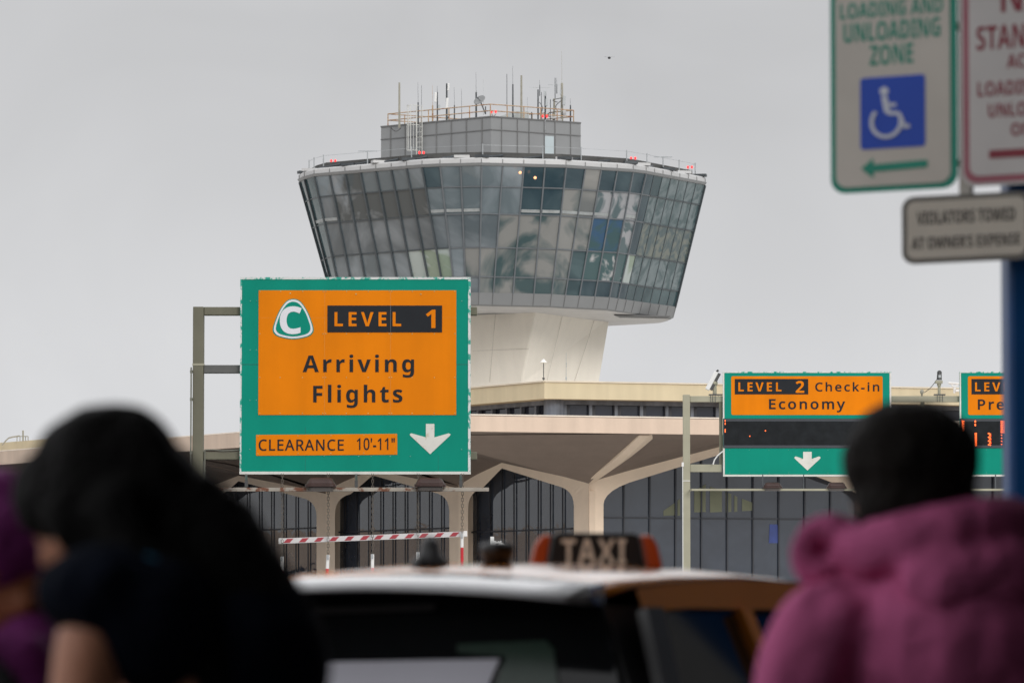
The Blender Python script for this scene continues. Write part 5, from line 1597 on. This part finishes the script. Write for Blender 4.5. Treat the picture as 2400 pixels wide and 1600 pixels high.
def person_purple():
    D_ = 7.2
    fwd = V(.92, .30, 0).normalized()
    t = thing('person', 'person in a purple hood with brown face turned down, at the left edge', 'person', (-.92, D_, .125))
    pel = V(-.83, D_, .88); sp = V(-.82, D_, 1.07); ch = V(-.80, D_, 1.22); nb = V(-.81, D_, 1.345); nk = V(-.81, D_ , 1.40); hc = V(-.772, D_ - .03, 1.462)
    side = V(-fwd.y, fwd.x, 0)
    shA = ch + side * .17 + V(0, 0, .085); shB = ch - side * .17 + V(0, 0, .085)
    elA = shA + V(.04, .03, -.27); elB = shB + V(.03, -.03, -.27); wrA = elA + V(.20, .06, -.06); wrB = elB + V(.19, .05, -.08)
    lg, feet = legs_chain(pel, sp, fwd)
    chains = [[(pel, .13), (sp, .11), (ch, .12), (nb, .065), (nk, .05), (hc - V(.01, 0, .04), .052)]]
    for s_, e_, w_ in ((shA, elA, wrA), (shB, elB, wrB)): chains.append([(ch, .12), (s_, .05), (lerp(s_, e_, .5), .045), (e_, .036), (lerp(e_, w_, .4), .034), (w_, .024)])
    for h, k, a in lg: chains.append([(pel, .13), (h, .085), (lerp(h, k, .5), .072), (k, .054), (lerp(k, a, .4), .05), (a, .035)])
    mb = MB(); mb.add(*skin_raw(chains))
    rot = rotz(math.atan2(-fwd.x, fwd.y) - R(25), R(-30), 0)
    head(mb, hc, rot, 1.0)
    for e_, w_ in ((elA, wrA), (elB, wrB)): hand(mb, w_, w_ - e_, V(0, 0, 1), .95)
    b = fuse(mb, 'body', M['skin2'], t, .009, 3)
    eyes(hc, rot, b)
    mb = MB()
    mb.sph(hc + rot @ V(0, -.030, .040), (.100, .105, .098), 18, rot=rot)
    mb.add(*skin_raw([[(hc + rot @ V(0, -.05, .02), .10), (hc + rot @ V(0, -.07, -.05), .10), (nk + V(-.05, 0, 0), .10), (nb + V(-.05, 0, -.02), .12)]]))
    fuse(mb, 'hood', M['purple'], t, .011, 3, .007, 16)
    mb = MB()
    mb.add(*skin_raw([[(pel + V(0, 0, -.12), .16), (pel, .155), (sp, .145), (ch, .150), (nb, .09)]] + [[(ch, .15), (s_, .075), (lerp(s_, e_, .5), .062), (e_, .055), (lerp(e_, w_, .85), .045)] for s_, e_, w_ in ((shA, elA, wrA), (shB, elB, wrB))]))
    mb.sph(V(-.735, D_ - .04, 1.265), (.085, .12, .14), 14)
    jk = fuse(mb, 'jacket', M['purple'], t, .011, 3, .008, 14)
    q = MB(); q.tube([V(-.84, D_ - .19, 1.37), V(-.79, D_ - .235, 1.33), V(-.745, D_ - .245, 1.285), V(-.71, D_ - .24, 1.22), V(-.69, D_ - .22, 1.1), V(-.70, D_ - .20, .95)], .016, n=8); q.build('strap', M['black_cloth'], jk)
    mb = MB(); mb.add(*skin_raw([[(pel, .145), (pel + V(0, 0, -.05), .14)]] + [[(pel, .145), (h, .098), (lerp(h, k, .5), .086), (k, .068), (a, .054)] for h, k, a in lg]))
    fuse(mb, 'trousers', M['trouser'], t, .012, 3)
    shoes(feet, fwd, t)
person_purple()

def person_right():
    D_ = 7.5
    fwd = V(-.42, .90, 0).normalized(); side = V(-fwd.y, fwd.x, 0)      # side -> person's left (image left)
    t = thing('person', 'person with short dark hair in a pink hooded jacket, seen from behind', 'person', (.66, D_, .125))
    pel = V(.69, D_, .95); sp = V(.685, D_, 1.15); ch = V(.675, D_, 1.31); nb = V(.66, D_, 1.455); nk = V(.65, D_, 1.51); hc = V(.630, D_ + .01, 1.602)
    shA = ch + side * .222 + V(0, 0, .080); shB = ch - side * .205 + V(0, 0, .105)
    elA = shA + side * .06 + V(0, 0, -.30); elB = shB - side * .05 + V(0, 0, -.30)
    wrA = elA + fwd * .19 + V(0, 0, -.12); wrB = elB + fwd * .19 + V(0, 0, -.14)
    lg, feet = legs_chain(pel, sp, fwd)
    chains = [[(pel, .14), (sp, .12), (ch, .13), (nb, .07), (nk, .055), (hc - V(0, 0, .05), .058)]]
    for s_, e_, w_ in ((shA, elA, wrA), (shB, elB, wrB)): chains.append([(ch, .13), (s_, .055), (lerp(s_, e_, .5), .048), (e_, .039), (lerp(e_, w_, .4), .037), (w_, .026)])
    for h, k, a in lg: chains.append([(pel, .14), (h, .09), (lerp(h, k, .5), .077), (k, .057), (lerp(k, a, .4), .053), (a, .037)])
    mb = MB(); mb.add(*skin_raw(chains))
    rot = rotz(math.atan2(-fwd.x, fwd.y) - R(4), R(-4), 0)
    head(mb, hc, rot, 1.06)
    for e_, w_ in ((elA, wrA), (elB, wrB)): hand(mb, w_, w_ - e_, V(0, 0, 1), 1.05)
    b = fuse(mb, 'body', M['skin3'], t, .009, 3)
    eyes(hc, rot, b, 1.06)
    mb = MB()
    mb.sph(hc + rot @ V(0, -.020, .028), (.112, .118, .102), 18, rot=rot)
    mb.sph(hc + rot @ V(0, -.045, -.05), (.106, .088, .10), 16, rot=rot)
    for sx in (-1, 1): mb.sph(hc + rot @ V(sx * .066, .0, -.02), (.024, .045, .055), 12, rot=rot)
    fuse(mb, 'hair', M['hair2'], b, .011, 3, .006, 22)
    mb = MB()
    mb.add(*skin_raw([[(pel + V(0, 0, -.16), .175), (pel, .168), (sp, .160), (ch, .172), (nb, .10)]] + [[(ch, .172), (lerp(ch, s_, .6) + V(0, 0, .035), .105), (s_, .088), (lerp(s_, e_, .5), .078), (e_, .068), (lerp(e_, w_, .85), .052)] for s_, e_, w_ in ((shA, elA, wrA), (shB, elB, wrB))]))
    mb.sph(V(.70, D_ - .05, 1.33), (.19, .16, .17), 18)
    jk = fuse(mb, 'jacket', M['pink'], t, .011, 2, .014, 9)
    # hood lying round the neck, with a turned-out edge on the left
    mb = MB()
    ringp = []
    for k in range(17):
        a = 2 * math.pi * k / 16
        ringp.append((V(.672 + .118 * math.cos(a), D_ - .02 + .10 * math.sin(a), 1.512 + .022 * math.cos(a)), .054))
    mb.add(*skin_raw([ringp]))
    mb.add(*skin_raw([[(V(.60, D_ - .13, 1.46), .05), (V(.68, D_ - .155, 1.425), .07), (V(.78, D_ - .13, 1.45), .062), (V(.83, D_ - .06, 1.47), .055)]]))
    fl = [(V(.575, D_ - .04, 1.50), .034), (V(.525, D_ - .03, 1.532), .028), (V(.485, D_ - .02, 1.532), .027), (V(.458, D_ - .01, 1.50), .027), (V(.468, D_ - .01, 1.460), .034), (V(.52, D_ - .02, 1.445), .038)]
    mb.add(*skin_raw([fl]))
    mb.sph(V(.512, D_ + .035, 1.492), (.034, .02, .036), 12)
    fuse(mb, 'hood', M['pink'], jk, .010, 2, .009, 14)
    mb = MB(); mb.add(*skin_raw([[(pel, .155), (pel + V(0, 0, -.05), .15)]] + [[(pel, .155), (h, .105), (lerp(h, k, .5), .092), (k, .072), (a, .056)] for h, k, a in lg]))
    fuse(mb, 'trousers', M['trouser'], t, .012, 3)
    shoes(feet, fwd, t)
person_right()

# a bird far off in the sky
bp0 = P(1428, 136, 150)
q = MB(); q.sph(bp0, (.05, .10, .04), 10)
for s_ in (-1, 1): q.add([bp0 + V(0, .04, .01), bp0 + V(0, -.05, .01), bp0 + V(s_ * .12, -.04, .035), bp0 + V(s_ * .20, -.08, .01), bp0 + V(s_ * .11, .03, .04)], [(0, 1, 2, 4), (4, 2, 3)])
q.add([bp0 + V(-.03, .08, 0), bp0 + V(.03, .08, 0), bp0 + V(.05, .17, 0), bp0 + V(-.05, .17, 0)], [(0, 1, 2, 3)])
tag(q.build('bird', M['bird']), 'tiny dark bird flying in the grey sky right of the tower', 'bird')

scene.cycles.use_denoising = True
scene.cycles.max_bounces = 8
